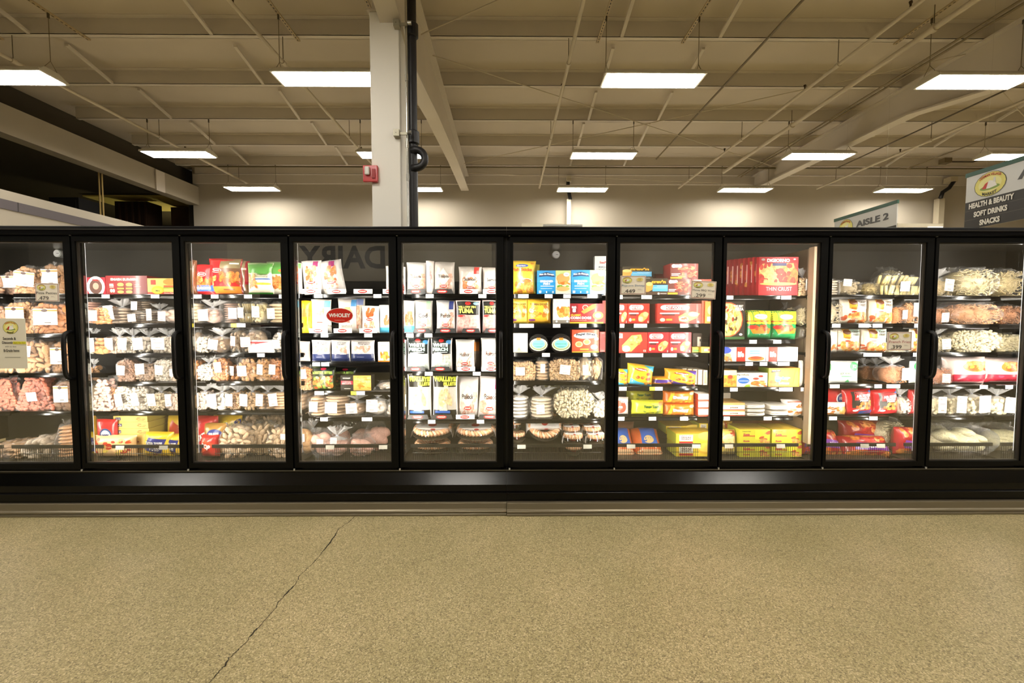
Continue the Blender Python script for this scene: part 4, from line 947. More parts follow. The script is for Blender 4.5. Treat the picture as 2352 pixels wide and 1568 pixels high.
P(1, 9, 186, 206, 956, '#d7a32c', [('b', .1, .1, .9, .9, 10, .12, ['#c9382a', '#5a3f8a'], 2)], 'yellow and red bag by the left frame', d=.1, yoff=.06)
# ---- third door
def tyson(c1):
    return [('r', .0, .56, 1, .99, '#c41f26'), ('e', .42, .66, .26, .07, '#f0e0c8'), ('e', .42, .66, .23, .055, '#c41f26'), ('t', 'Tyson', .42, .66, .34, .07, '#f7efe0', .04), ('b', .08, .3, .92, .56, 30, .09, ['#c5702f', '#dc9a52', '#a8552a'], 8)]
C_ = None
P(2, 0, 430, 447, 596, '#7a4a30', [('b', .1, .3, .9, .55, 12, .2, ['#b5652f', '#8a4a28'], 2)], 'brown wing pouch behind the left frame', d=.05)
P(2, 0, 444, 486, 606, '#c41f26', tyson(0) + [('r', 0.02, .1, .98, .3, '#3f66b4'), ('t', 'NUGGETS', .5, .2, .8, .09, '#f3efe6', .04)], 'red nugget pouch with blue band', d=.07, yoff=-.005)
P(2, 0, 471, 549, 592, '#c41f26', [('r', .42, .72, .98, .99, '#8a7a58'), ('r', .45, .4, .98, .72, '#6b4630'), ('r', .7, .83, .95, .87, '#f2ece0'), ('e', .3, .66, .17, .06, '#f0e0c8'), ('e', .3, .66, .15, .048, '#c41f26'), ('t', 'Tyson', .3, .66, .22, .06, '#f7efe0', .04), ('b', .42, .28, .94, .6, 34, .07, ['#d4762f', '#b5572a', '#e08f45'], 3), ('r', .02, .03, .98, .22, '#e08a2e'), ('b', .08, .24, .3, .5, 8, .06, ['#e8c070', '#d98f3c'], 5), ('r', .5, .12, .82, .15, '#7a3a1c')], 'red and orange chicken wing pouch', d=.09, yoff=.01)
P(2, 0, 544, 570, 598, '#8e6a4a', [('r', .2, .75, .99, .99, '#a08a66'), ('r', .7, .3, .99, .99, '#b5243a'), ('r', .1, .72, .8, .78, '#e8c9c0')], 'brown and red pouch behind its neighbour', d=.05, yoff=.05)
def grn(s): return [('r', .01, .68, .99, .99, '#58a045'), ('p', [(.01, .66), (.3, .7), (.62, .6), (.99, .66), (.99, .7), (.01, .7)], '#58a045'), ('r', .3, .46, .95, .5, '#4a6fb4'), ('r', .35, .3, .95, .36, '#eec24a'), ('t', 'Chicken', .62, .62, .5, .06, '#5a6a3a', .02), ('t', 'Nuggets', .62, .55, .5, .06, '#5a6a3a', .02), ('b', .05, .2, .42, .62, 16, .08, ['#d99550', '#c67a38', '#e8b070'], s), ('r', .02, .01, .98, .06, '#5fb04c')]
P(2, 0, 562, 622, 602, '#f1e8d2', grn(3), 'green and white nugget pouch', d=.08); P(2, 0, 606, 660, 600, '#f3ecda', [('r', .01, .62, .99, .99, '#58a045'), ('e', .7, .72, .1, .04, '#d9783c'), ('b', .25, .2, .75, .55, 22, .1, ['#d98a45', '#e8a868', '#c9743a'], 6)], 'green topped pouch at the right frame', d=.08, yoff=.03)
for x0, x1, yt, st, c, ds, nk, sh, sk in ((432, 447, 692, 'slices', CRM, 'pale bag behind the left frame', 0, 'box', None), (447, 502, 690, 'meat', '#dcb2a2', 'pink poultry bag tied in a point', 1, 'tri', (.38, .35)), (500, 546, 692, 'patties', '#8a6556', 'brown sausage patty bag', 0, 'box', (.78, .45)), (543, 575, 694, 'sticks', '#e8cf86', 'yellow fish stick bag', 0, 'box', (.35, .5)),
        (572, 613, 690, 'loaf', '#ead99c', 'pale yellow loaf bag', 0, 'box', (.4, .5)), (609, 651, 693, 'slices', '#d9bd8c', 'tan waffle bag with square sticker', 0, 'box', (.35, .45))):
    B(2, 1, x0, x1, yt, st, c, ds, neck=nk, shape=sh, seed=x0, stick=sk, sw=.42, sh=.5)
for x0, x1, yt, c, ds, nk, sh, sk in ((434, 448, 760, OAT, 'oat coated bag behind the left frame', 0, 'box', None), (447, 472, 770, WHT, 'small white bag at the left', 0, 'box', None), (470, 523, 756, OAT, 'round oat coated bag with white sticker', 1, 'round', (.38, .35)), (526, 552, 756, OAT, 'slim oat coated bag', 0, 'box', (.4, .5)), (550, 604, 755, OAT, 'wide oat coated bag', 0, 'box', (.28, .45))):
    B(2, 2, x0, x1, yt, 'loaf' if c == OAT else 'balls', c, ds, neck=nk, shape=sh, seed=x0, stick=sk, alt='#8f6f50' if c == OAT else None)
C(2, 2, 570, 627, 781, '#f7f2ec', [('p', [(.06, .88), (.92, .88), (.06, .62)], '#cf4a50'), ('t', 'SALE', .16, .7, .2, .1, '#f7efe8', .04), ('r', .08, .4, .9, .42, '#b5aca4'), ('r', .08, .3, .7, .32, '#b5aca4')], 'white box with red slanted flash', d=.12, yoff=-.008)
B(2, 2, 622, 660, 760, 'balls', WHT, 'white bag beside the door handle', neck=0, shape='round', seed=2)
for x0, x1, yt, st, c, ds, nk, sh, sk, yo in ((436, 450, 826, 'balls', ORG, 'orange bag behind the left frame', 0, 'box', None, .03), (447, 485, 820, 'balls', WHT, 'white lumpy bag with tied top', 1, 'round', None, 0), (484, 520, 822, 'balls', ORG, 'golden nugget bag leaning right', 0, 'box', (.5, .6), .0), (516, 552, 824, 'chunks', ORG, 'golden ring bag with tied top', 1, 'box', (.4, .45), .05),
        (540, 588, 822, 'chunks', '#dfa468', 'large pale gold nugget bag', 0, 'round', (.35, .45), -.01), (586, 616, 821, 'balls', '#cc9150', 'brown gold nugget bag', 0, 'box', (.4, .5), 0), (611, 645, 822, 'balls', ORG, 'golden nugget bag by the handle', 0, 'box', (.45, .5), .02), (642, 660, 830, 'balls', ORG, 'golden bag cut by the right frame', 0, 'box', None, 0)):
    B(2, 3, x0, x1, yt, st, c, ds, neck=nk, shape=sh, seed=x0, stick=sk, yoff=yo, sw=.45, sh=.45)
for x0, x1, yt, st, c, ds, sh in ((438, 476, 884, 'balls', '#e6cfc0', 'pinkish white bag with tied top', 'round'), (473, 521, 886, 'big', WHT, 'white bun bag with fanned top', 'round'), (516, 553, 885, 'balls', '#d9a97a', 'tan bag with vertical sticker', 'round'), (549, 588, 885, 'chunks', '#ddb27e', 'golden chunk bag with fanned top', 'round'), (586, 622, 885, 'discs', '#dcae7c', 'tall cookie bag with large sticker', 'box'), (615, 658, 884, 'slices', '#dcae7c', 'tall biscuit bag with left sticker', 'box')):
    B(2, 4, x0, x1, yt, st, c, ds, neck=1, shape=sh, seed=x0, stick=(.3, .42), sw=.46, sh=.5)
B(2, 4, 494, 528, 884, 'balls', '#b3977c', 'brownish bag standing behind', shape='round', seed=5, yoff=.2, stick=None); B(2, 4, 530, 562, 886, 'balls', '#a88a6c', 'brown bag in the second row', shape='round', seed=6, yoff=.2, stick=None)
redb = [('p', [(.1, .1), (.2, .8), (.8, .9), (.9, .3)], '#b9242a'), ('t', 'TATER', .5, .5, .6, .16, '#f5efe4', .05, .3), ('r', .1, .02, .9, .2, '#2b3a7c')]
P(2, 9, 440, 490, 958, '#b3262a', redb, 'red and blue bag at upper left', d=.12, yoff=.1); P(2, 9, 478, 545, 957, '#d9b12f', [('b', .05, .1, .95, .9, 16, .12, ['#c8382a', '#2c3a86', '#e8d24a'], 4)], 'yellow, red and blue bag in back', d=.14, yoff=.22)
P(2, 9, 458, 512, 975, '#a97d3c', [('e', .6, .7, .3, .15, '#2b3a7c'), ('t', 'FRIES', .6, .7, .4, .1, '#e9e2d0', .05), ('b', .1, .05, .9, .5, 10, .1, ['#c8912f', '#8e6530'], 4)], 'brown fries bag with blue oval', d=.12, yoff=.05)
P(2, 9, 452, 492, 1002, '#c02a26', [('p', [(.1, .2), (.3, .9), (.98, .6)], '#d84a2c'), ('t', 'POP', .5, .55, .5, .22, '#f6f0e6', .06, -.3)], 'red bag lying at the front', d=.13, yoff=-.01)
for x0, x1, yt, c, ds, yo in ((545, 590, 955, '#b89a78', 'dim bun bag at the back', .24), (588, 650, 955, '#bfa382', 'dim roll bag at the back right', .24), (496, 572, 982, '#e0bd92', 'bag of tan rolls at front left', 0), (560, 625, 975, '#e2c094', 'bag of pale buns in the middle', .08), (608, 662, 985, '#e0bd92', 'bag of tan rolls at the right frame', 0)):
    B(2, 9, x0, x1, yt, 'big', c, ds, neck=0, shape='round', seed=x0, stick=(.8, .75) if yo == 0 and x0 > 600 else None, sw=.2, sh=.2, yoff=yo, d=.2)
# ---- fourth door (seafood)
def tray(bay, row, x0, x1, dark, yt=None, part=''):
    r, w, h = put(bay, row, x0, x1, SHELF_PX[bay][row] - 11.5, 'display_tray', 'tray', ('dark grey' if dark else 'white') + ' tray front with red oval' + part, yoff=-.016)
    b = MB(); h = .036; c = '#3a3a3a' if dark else '#fbfaf8'; cc = M(c, .4)
    vs = [(-w / 2, 0, .001), (w / 2, 0, .001), (w / 2 - (.012 if dark else 0), 0, h), (-w / 2 + (.012 if dark else 0), 0, h)]
    b.add([(x, 0, z) for x, y, z in vs] + [(x, .003, z) for x, y, z in vs], [(0, 1, 2, 3), (7, 6, 5, 4), (3, 2, 6, 7), (0, 4, 5, 1), (1, 5, 6, 2), (0, 3, 7, 4)], cc)
    b.box(-w / 2, w / 2, .003, .012, 0, .001, cc)
    draw(b, lambda u, v, o: ((u - .5) * w, -o, v * h), [('e', .48, .5, .24, .38, '#c9251d'), ('t', 'WHOLEY', .48, .5, .38, .3, '#f8ece4', .05)], .4)
    b.build('tray', r); single(r)
def oval(u, v, ru, rv, t='WHOLEY'): return [('e', u, v, ru, rv, '#cf2b22'), ('t', t, u, v, ru * 1.55, rv * .8, '#fbf0ea', .05)]
def shr(seed, top='#a2316e', u=.75): return [('r', u - .12, .8, u + .12, .97, top), ('b', .25, .38, .75, .8, 26, .08, ['#f0824a', '#f5a070', '#e8683a'], seed), ('b', .15, .06, .85, .36, 22, .06, ['#f6c9b8', '#f09a7c', '#fbe6dc'], seed + 1)] + oval(.5, .34, .2, .04)
P(3, 0, 672, 690, 602, '#e9e2dc', [('r', .3, .8, .95, .97, '#6fae5a'), ('b', .1, .2, .6, .7, 8, .14, ['#e8a0a0', '#c97f6a'], 2)], 'slim pale pouch behind the left frame', d=.05)
P(3, 0, 693, 740, 597, '#cfcac6', shr(1), 'clear shrimp pouch leaning left', d=.07, ry=-.08); P(3, 0, 737, 792, 596, '#cfcac6', shr(4, '#a2316e', .62), 'clear shrimp pouch leaning right', d=.07, ry=-.16, yoff=.01)
P(3, 0, 884, 905, 610, '#dcd8d4', [('b', .1, .1, .8, .7, 12, .12, ['#cfc2b8', '#e8dcd4'], 4)], 'grey pouch beside the right frame', d=.05)
for a in ((693, 737, 0), (752, 794, 0), (812, 855, 0), (879, 905, 0)): tray(3, 0, *a)
P(3, 1, 688, 714, 690, '#f0b81f', [('r', .1, .5, .9, .75, '#8e7a3a'), ('b', .1, .1, .9, .4, 10, .12, ['#d9a02c', '#f5d04a'], 4)], 'yellow pouch at the left', d=.06)
def sh2(s, c='#7cc6e8'): return [('r', .7, .76, .98, .96, c), ('e', .5, .6, .24, .14, '#f3cf8a'), ('b', .3, .5, .7, .7, 10, .08, ['#f0a860', '#f5c890'], s), ('r', .35, .3, .65, .33, '#d8503a')]
P(3, 1, 710, 757, 687, '#f2ece2', sh2(2), 'white shrimp pouch with blue corner', d=.07); P(3, 1, 772, 820, 684, '#efe6dc', sh2(5, '#5a9ed8'), 'shrimp pouch behind the oval sticker', d=.07, yoff=.02)
P(3, 1, 815, 836, 684, '#cfc8b8', [('r', .1, .8, .9, .97, '#7a86b4'), ('b', .1, .2, .9, .7, 12, .16, ['#e8906a', '#c9a48c'], 4)], 'narrow mixed seafood pouch', d=.05, yoff=.03)
P(3, 1, 828, 869, 702, '#f3eee8', [('b', .25, .6, .75, .88, 14, .09, ['#e8542c', '#f0783e'], 2), ('b', .15, .08, .85, .4, 16, .07, ['#f6c0a0', '#f09a70'], 3)] + oval(.5, .5, .2, .05), 'red shrimp pouch with white base', d=.06)
P(3, 1, 868, 905, 700, '#f4f1ec', [('b', .3, .3, .9, .6, 12, .1, ['#f0a880', '#e88a60'], 2), ('r', .02, .02, .98, .2, '#5fc0e4')], 'white pouch with sky blue base', d=.07)
for a in ((710, 752, 0), (766, 808, 0), (825, 866, 0)): tray(3, 1, *a)
navy = '#2b3560'
def nv(s): return [('r', .02, .02, .98, .36, navy), ('t', 'IMITATION', .6, .87, .5, .05, '#3a2a30', .03), ('t', 'CRAB MEAT', .6, .8, .5, .05, '#3a2a30', .03), ('b', .15, .38, .85, .7, 30, .09, ['#f3b8a6', '#f8d8cc', '#ec9a84'], s), ('e', .15, .45, .09, .06, '#ece6e0'), ('r', .3, .2, .6, .22, '#8a90b0')]
P(3, 2, 676, 708, 784, '#e9d5c8', [('b', .1, .1, .9, .6, 10, .14, ['#d9a080', '#f0d0bc'], 4)], 'pale pouch at the left frame', d=.06, yoff=.02)
for x0, x1, s, d_ in ((712, 757, 1, 'first of three'), (757, 801, 2, 'middle of three'), (802, 858, 3, 'wider last of three')): P(3, 2, x0, x1, 781, '#f6f0ea', nv(s), d_ + ' navy based crab pouches', d=.06, yoff=.0 if s != 3 else .01)
C(3, 2, 868, 896, 785, '#faf6ee', [('r', .2, .8, .7, .83, '#b09a8a'), ('b', .1, .1, .95, .45, 12, .14, ['#e89a3c', '#f0c060', '#d9702c'], 3), ('r', 0, 0, 1, .06, '#e8862c')], 'white box with orange pasta picture', d=.1)
B(3, 3, 676, 712, 842, 'balls', '#c9803f', 'shrimp skewer bag at the left', neck=0, seed=2, stick=(.6, .7), sw=.4, sh=.4)
lob = [('r', .02, .62, .98, .99, '#20241c'), ('e', .55, .92, .12, .05, '#c8304a'), ('t', 'LOBSTER BITES', .5, .75, .86, .12, '#9fc25a', .06, 0, .02), ('b', .08, .08, .9, .58, 40, .09, ['#e87a3c', '#c9542c', '#8fae4a', '#f0a868', '#e8d29a'], 5)]
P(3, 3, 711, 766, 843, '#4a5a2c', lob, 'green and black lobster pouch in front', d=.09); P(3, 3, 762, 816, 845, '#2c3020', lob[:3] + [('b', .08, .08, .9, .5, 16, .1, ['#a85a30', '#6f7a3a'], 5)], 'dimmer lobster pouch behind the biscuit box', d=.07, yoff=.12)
C(3, 3, 782, 852, 862, '#26221c', [('r', .42, 0, 1, 1, '#e9b45a'), ('b', .48, .1, .95, .9, 26, .1, ['#efc06a', '#dc9a3c', '#f3d28a'], 3), ('r', .02, .4, .4, .64, '#c8283c'), ('t', 'BISCUITS', .2, .46, .3, .1, '#f3c0c0', .04), ('t', 'CHEDDAR', .2, .57, .28, .08, '#f3c0c0', .03), ('t', 'WHOLEY', .2, .82, .26, .08, '#e9e2d8', .05), ('r', .12, .1, .32, .14, '#d9d2c4')], 'black and gold biscuit box', d=.09, yoff=-.004)
B(3, 3, 855, 905, 878, 'meat', '#e3d3c0', 'white fish bag lying flat', neck=0, shape='tri', seed=1, stick=None, d=.2)
for x0, x1, yt, st, c, ds, nk, sh, sk, yo in ((674, 692, 905, 'slices', '#dcb58c', 'tan bun bag behind the left frame', 0, 'box', None, .0), (690, 708, 900, 'slices', '#dcb58c', 'golden bun bag in the second row', 0, 'box', None, .1), (704, 742, 910, 'slices', '#e2b98a', 'bun bag with large sticker', 0, 'box', (.45, .5), 0), (739, 795, 906, 'slices', '#e4bf94', 'larger domed bun bag', 0, 'box', (.4, .42), 0),
        (786, 838, 908, 'meat', '#e8c3a4', 'plump chicken bag with pointed top', 1, 'tri', (.42, .4), 0), (834, 886, 900, 'meat', '#ece0d4', 'white chicken bag with knotted top', 1, 'tri', (.4, .45), 0), (880, 908, 905, 'meat', '#ece0d4', 'white chicken bag at the right frame', 1, 'tri', None, .02)):
    B(3, 4, x0, x1, yt, st, c, ds, neck=nk, shape=sh, seed=x0, stick=sk, sw=.5, sh=.5, yoff=yo, d=.18)
for x0, x1, yt, ds, yo, nk in ((680, 712, 975, 'orange meat bag at the left frame', .04, 0), (700, 722, 968, 'clear crumpled bag at back left', .2, 1), (710, 762, 990, 'pink meat bag, front left', 0, 0), (750, 802, 972, 'pink meat bag, rear centre', .16, 0), (742, 792, 985, 'whitish meat bag with knotted top', -.01, 1), (792, 852, 1003, 'pink meat bag lying low in front', -.01, 0), (796, 850, 975, 'pink striped meat bag behind', .17, 0), (835, 880, 968, 'pink meat bag, rear right', .12, 0)):
    B(3, 9, x0, x1, yt, 'meat', '#d9a090' if 'orange' not in ds else '#d9a060', ds, neck=nk, shape='round', seed=x0, stick=(.5, .6) if yo < .1 else None, scol='#f3dcd6', sw=.3, sh=.25, yoff=yo, d=.14)
# ---- fifth door (seafood)
def fish(t, s, tab=None, fc='#e0a890'):
    o = [('b', .14, .05, .86, .55, 12, .16, [fc, '#e6c4b4', '#d99a84'], s), ('p', [(.5, .8), (.82, .5), (.5, .24), (.18, .5)], '#e6e2dc'), ('t', t, .5, .53, .52, .12, '#26201f', .012)] + oval(.5, .24, .17, .045)
    if tab: o = [('r', .68, .72, .9, .98, tab)] + o
    return o
P(4, 0, 921, 930, 612, '#e6ded8', [('r', .2, .1, .8, .3, '#d04a40')], 'sliver of a white pouch by the frame', d=.04)
P(4, 0, 931, 979, 601, '#cbc7c4', fish('Tilapia', 1), 'clear tilapia pouch with diamond label', d=.08); P(4, 0, 977, 996, 598, '#f0e6e0', [('b', .2, .2, .8, .8, 14, .1, ['#e8a0a0', '#f4d0c8'], 3)], 'thin pinkish pouch turned sideways', d=.05, yoff=-.005)
P(4, 0, 993, 1043, 600, '#c9c1ba', fish('Tilapia', 2), 'clear tilapia pouch beside the sideways one', d=.08); P(4, 0, 1052, 1106, 611, '#cfc6be', fish('Salmon', 3, '#d0302c', '#f0905c'), 'salmon pouch with red tab', d=.08); P(4, 0, 1107, 1152, 613, '#cfc6be', fish('Salmon', 4, None, '#f0a070'), 'salmon pouch at the right frame', d=.08)
for a in ((933, 978, 1), (992, 1041, 1), (1056, 1097, 0), (1109, 1152, 0)): tray(4, 0, *a)
P(4, 1, 921, 951, 690, '#f0e8e2', [('b', .2, .3, .9, .6, 10, .14, ['#e8704a', '#f09a70'], 3), ('r', .02, .02, .98, .22, '#5fb8dc')], 'shrimp pouch with blue base at left', d=.06)
P(4, 1, 950, 992, 689, '#cecac4', fish('Cod', 1, '#a8cfa8', '#f4e2c8'), 'cod pouch with green tab', d=.08); P(4, 1, 1000, 1046, 689, '#c9c6c6', fish('Perch', 2, '#34407c'), 'perch pouch with dark blue tab', d=.08)
tuna = [('r', .02, .55, .98, .99, '#23221e'), ('e', .5, .9, .12, .05, '#c9302c'), ('e', .85, .9, .13, .05, '#8ec0e8'), ('t', 'YELLOW FIN', .46, .79, .74, .07, '#e6e27a', .04), ('t', 'TUNA', .42, .67, .64, .14, '#f0ee70', .07), ('b', .14, .08, .86, .46, 8, .2, ['#f3a8a0', '#f6bcb4'], 4), ('e', .22, .52, .16, .03, '#c9302c'), ('r', .02, .02, .05, .98, '#f6f4f0'), ('r', .95, .02, .98, .98, '#f6f4f0'), ('r', .03, .96, .97, .985, '#f6f4f0')]
P(4, 1, 1046, 1103, 689, '#f0b4ac', tuna, 'black topped yellowfin tuna pouch', d=.05); P(4, 1, 1107, 1152, 689, '#f0b4ac', tuna, 'tuna pouch at the right frame', d=.05, yoff=.008)
for a in ((948, 989, 1), (999, 1048, 1), (1060, 1103, 1), (1112, 1152, 1)): tray(4, 1, *a)
wp = [('r', .02, .52, .98, .99, '#1f2422'), ('e', .5, .92, .12, .05, '#c9302c'), ('e', .85, .88, .13, .07, '#4a90c8'), ('t', 'WHITE', .46, .79, .74, .11, '#d8ecdf', .07), ('t', 'PERCH', .46, .66, .74, .11, '#bfe6d2', .07), ('r', .3, .56, .8, .58, '#d9e6df'), ('b', .16, .06, .84, .46, 8, .2, ['#dcdcd4', '#ccd6cc'], 4), ('r', .02, .02, .05, .98, '#f6f4f0'), ('r', .95, .02, .98, .98, '#f6f4f0')]
P(4, 2, 921, 932, 780, '#e9e2dc', [('r', .2, .5, .9, .9, '#3a4a44')], 'sliver of a pouch by the left frame', d=.04)
P(4, 2, 933, 985, 776, '#c9d0ca', wp, 'white perch pouch, left of the pair', d=.06); P(4, 2, 988, 1038, 776, '#cfbcb0', wp, 'white perch pouch, right of the pair', d=.06)
P(4, 2, 1045, 1089, 780, '#efece6', fish('Haddock', 2, None, '#f4ecd8'), 'haddock pouch with diamond label', d=.08); P(4, 2, 1104, 1150, 776, '#f6f4f0', fish('Flounder', 3, None, '#f4ece4'), 'very white fish pouch at right', d=.08)
P(4, 2, 1074, 1104, 778, '#8a7a68', [('r', .1, .6, .9, .9, '#d98a3c')], 'brownish pouch standing behind', d=.05, yoff=.12)
for a in ((932, 978, 1), (988, 1035, 1), (1050, 1091, 0), (1106, 1152, 0)): tray(4, 2, *a)
wal = [('r', .02, .72, .98, .99, '#17160f'), ('r', .02, .02, .98, .2, '#17160f'), ('t', 'WALLEYE', .5, .9, .9, .11, '#d9e64a', .07), ('t', 'FILLETS', .7, .79, .5, .08, '#e0e24a', .06), ('b', .3, .24, .7, .66, 5, .2, ['#d0b88c', '#d6ccba'], 3), ('r', .1, .12, .7, .18, '#2f5fb0'), ('r', .02, .02, .05, .98, '#efeeea'), ('r', .95, .02, .98, .98, '#efeeea')]
P(4, 3, 921, 933, 868, '#3c3a30', [('r', .2, .3, .9, .6, '#d9d4c8')], 'dark sliver of a pouch by the frame', d=.04)
P(4, 3, 934, 990, 860, '#c4c0b8', wal, 'walleye pouch, left of the pair', d=.06); P(4, 3, 992, 1051, 860, '#bdb6aa', wal, 'walleye pouch, right of the pair', d=.06, yoff=.006)
P(4, 3, 1048, 1100, 866, '#d6cfca', fish('Pollock', 2), 'clear pollock pouch, left', d=.08, yoff=.03); P(4, 3, 1096, 1150, 866, '#d9d2ce', fish('Pollock', 5, '#c02a6e'), 'clear pollock pouch with magenta tab', d=.08, ry=.06)
for a in ((935, 985, 1), (990, 1040, 1), (1047, 1090, 0), (1098, 1152, 1)): tray(4, 3, *a)
def ring(bay, x0, x1, yt, desc, yoff=0, tilt=0, lift=0, band=True, w=None, yb=None):
    r, ww, h = put(bay, 9, x0, x1, yt, 'shrimp_ring', 'shrimp platter', desc, yoff=yoff, yb=yb, group='shrimp platters')
    shrimp_ring(r, ww, band=band, seed=int(x0), hgt=.075); r.rotation_euler.x = tilt; return r
ring(4, 938, 1034, 1000, 'shrimp platter with paper band, left one on top', yb=1017, tilt=.12, yoff=-.04); ring(4, 1042, 1136, 1000, 'shrimp platter with paper band, right one on top', yb=1017, tilt=.12, yoff=-.04)
ring(4, 941, 1031, 1030, 'shrimp platter underneath at left', yb=1047, band=False, yoff=-.02); ring(4, 1045, 1133, 1030, 'shrimp platter underneath at right', yb=1047, band=False, yoff=-.02)
ring(4, 968, 1046, 985, 'shrimp platter stacked at the back', yb=994, yoff=.26, band=False); ring(4, 1128, 1160, 990, 'shrimp platter by the right frame', yb=1005, yoff=.1, band=False)
# ---- sixth door
P(5, 0, 1172, 1232, 597, '#f5c93a', [('e', .45, .84, .25, .05, '#3a5aa8'), ('t', 'Gorton', .42, .84, .34, .05, '#f4efe2', .03), ('t', '99', .85, .9, .12, .07, '#e07a2c', .03), ('t', 'Fish Sticks', .45, .72, .8, .1, '#d9502c', .04), ('e', .62, .38, .24, .08, '#f4f0ea'), ('e', .62, .39, .19, .055, '#c2402c'), ('b', .15, .06, .9, .36, 12, .12, ['#e8a45a', '#d98a3c'], 3)], 'tall yellow fish stick pouch', d=.1)
P(5, 0, 1222, 1240, 606, '#c9b83a', [('r', .1, .3, .9, .6, '#5aa07a')], 'greenish pouch edge behind the yellow one', d=.05, yoff=.1)
def vdk(): return [('r', .55, 0, 1, 1, '#e6e2c8'), ('r', .55, .75, 1, 1, '#bcd08a'), ('p', [(.04, .72), (.1, .86), (.28, .93), (.46, .86), (.53, .72), (.28, .76)], '#1f3a66'), ('t', 'Van de Kamps', .28, .81, .44, .09, '#f4f1ea', .05, 0, .03), ('t', 'BREADED', .28, .54, .38, .09, '#f4f8fb', .05), ('t', 'FISH', .28, .43, .2, .09, '#f4f8fb', .05), ('r', .1, .32, .5, .35, '#e8f2f8'), ('r', .1, .22, .45, .24, '#c6e0f0'), ('r', .05, .04, .12, .14, '#e8f2f8'), ('e', .28, .08, .02, .04, '#e8f2f8'), ('e', .47, .08, .03, .05, '#cfe4f2'),
    ('e', .77, .66, .2, .2, '#dd9a58'), ('b', .58, .42, .96, .52, 14, .06, ['#d98a3c', '#c8742c', '#e8a85a'], 3), ('b', .6, .3, .94, .36, 12, .04, ['#5f8a2c', '#7fae3a'], 4), ('e', .77, .22, .2, .1, '#dfa468'), ('r', .56, 0, 1, .06, '#f0efe9'), ('e', .87, .83, .09, .09, '#f4f4f2'), ('t', '50g', .87, .83, .08, .05, '#34508a', .03)]
C(5, 0, 1234, 1311, 621, '#2a8fd0', vdk(), 'blue breaded fish box, left of two', side='#2574b0'); C(5, 0, 1312, 1391, 620, '#2a8fd0', vdk(), 'blue breaded fish box, right of two', side='#e6e2dc')
C(5, 0, 1366, 1404, 588, '#efeeea', [('t', 'SeaPak', .6, .84, .6, .06, '#c93a34', .03), ('t', 'POPCORN', .55, .72, .6, .05, '#4a6078', .03), ('t', 'SHRIMP', .55, .64, .6, .05, '#4a6078', .03), ('r', .3, .1, .9, .5, '#8aa4bc')], 'tall white shrimp box behind the blue ones', d=.06, yoff=.22)
cdog = [('t', 'CORN DOGS', .5, .78, .74, .08, '#3c3020', .03, 0, -.02), ('b', .12, .28, .88, .66, 16, .12, ['#e8a040', '#f4c560', '#c9782c', '#fbe6a8'], 4), ('e', .22, .14, .14, .05, '#7a3a70')]
P(5, 1, 1172, 1214, 685, '#f2cf58', cdog, 'pale yellow corn dog pouch', d=.08); P(5, 1, 1209, 1267, 685, '#f0b83a', cdog, 'golden corn dog pouch', d=.1)
C(5, 1, 1271, 1309, 686, '#efece4', [('b', .15, .3, .95, .62, 20, .14, ['#dd9440', '#e8b060', '#c9782c'], 3), ('r', 0, 0, 1, .14, '#8a8478'), ('e', .2, .08, .06, .04, '#f4f4f0'), ('e', .85, .08, .06, .04, '#dce8f0'), ('e', .25, .88, .1, .05, '#d8d4cc')], 'white upright box with golden rolls', d=.14)
C(5, 1, 1309, 1386, 697, '#9c2326', [('r', .02, .5, .24, .98, '#7f1a20'), ('t', 'BAR', .13, .82, .14, .1, '#f3e8e2', .05), ('t', 'S', .13, .66, .1, .2, '#f8f0ea', .08), ('t', 'CLASSIC', .18, .42, .3, .1, '#e8b23a', .05), ('t', 'CORN DOGS', .33, .28, .62, .13, '#f6f0ea', .06), ('e', .46, .8, .09, .13, '#dccbb8'), ('e', .46, .8, .07, .1, '#b5402c'), ('p', [(.33, .6), (.42, .48), (.78, .8), (.78, .98), (.66, .95)], '#cf8a3c'), ('e', .84, .4, .16, .2, '#e0a04a'), ('e', .84, .4, .1, .12, '#f0d08a'), ('r', 0, 0, 1, .07, '#e9c23a'), ('r', .03, .14, .5, .16, '#d8a8a0')], 'maroon corn dog box', side='#f0ece6')
C(5, 1, 1384, 1406, 690, '#8e2a24', [('r', .2, .1, .9, .9, '#b5482c')], 'red box edge at the right frame', d=.12, yoff=.08)
C(5, 2, 1172, 1212, 765, '#f5efdf', [('r', 0, 0, 1, .45, '#ead9b4'), ('p', [(.5, .3), (.38, .1), (.62, .1)], '#c9a87c'), ('t', 'plain', .5, .06, .4, .05, '#9a8464', .02)], 'cream box with a tree mark', d=.12)
for x0, x1, ds in ((1214, 1260, 'round tub with teal label, left'), (1265, 1313, 'round tub with teal label, right')):
    r, w, h = put(5, 2, x0, x1, 770, 'round_tub', 'tub', ds); round_pack(r, w, h)
C(5, 2, 1314, 1376, 757, '#d9482c', [('e', .5, .74, .44, .14, '#f4e8c8'), ('t', 'Bagel Bites', .5, .77, .72, .13, '#26304a', .05, 0, .03), ('e', .26, .36, .14, .13, '#f0cf98'), ('e', .26, .36, .1, .09, '#e8905a'), ('e', .55, .46, .14, .13, '#f0cf98'), ('e', .55, .46, .1, .09, '#e8905a'), ('e', .82, .24, .13, .11, '#6fbcd0'), ('e', .9, .6, .08, .08, '#f0cf98'), ('r', .3, .1, .62, .17, '#f09a3c'), ('r', 0, 0, 1, .04, '#e8c23a')], 'red square snack box with bagels', d=.1, side='#b03422')
C(5, 2, 1378, 1406, 762, '#b8382a', [('r', .1, .1, .9, .9, '#9c2a24')], 'dark red box at the right frame', d=.2, yoff=.05)
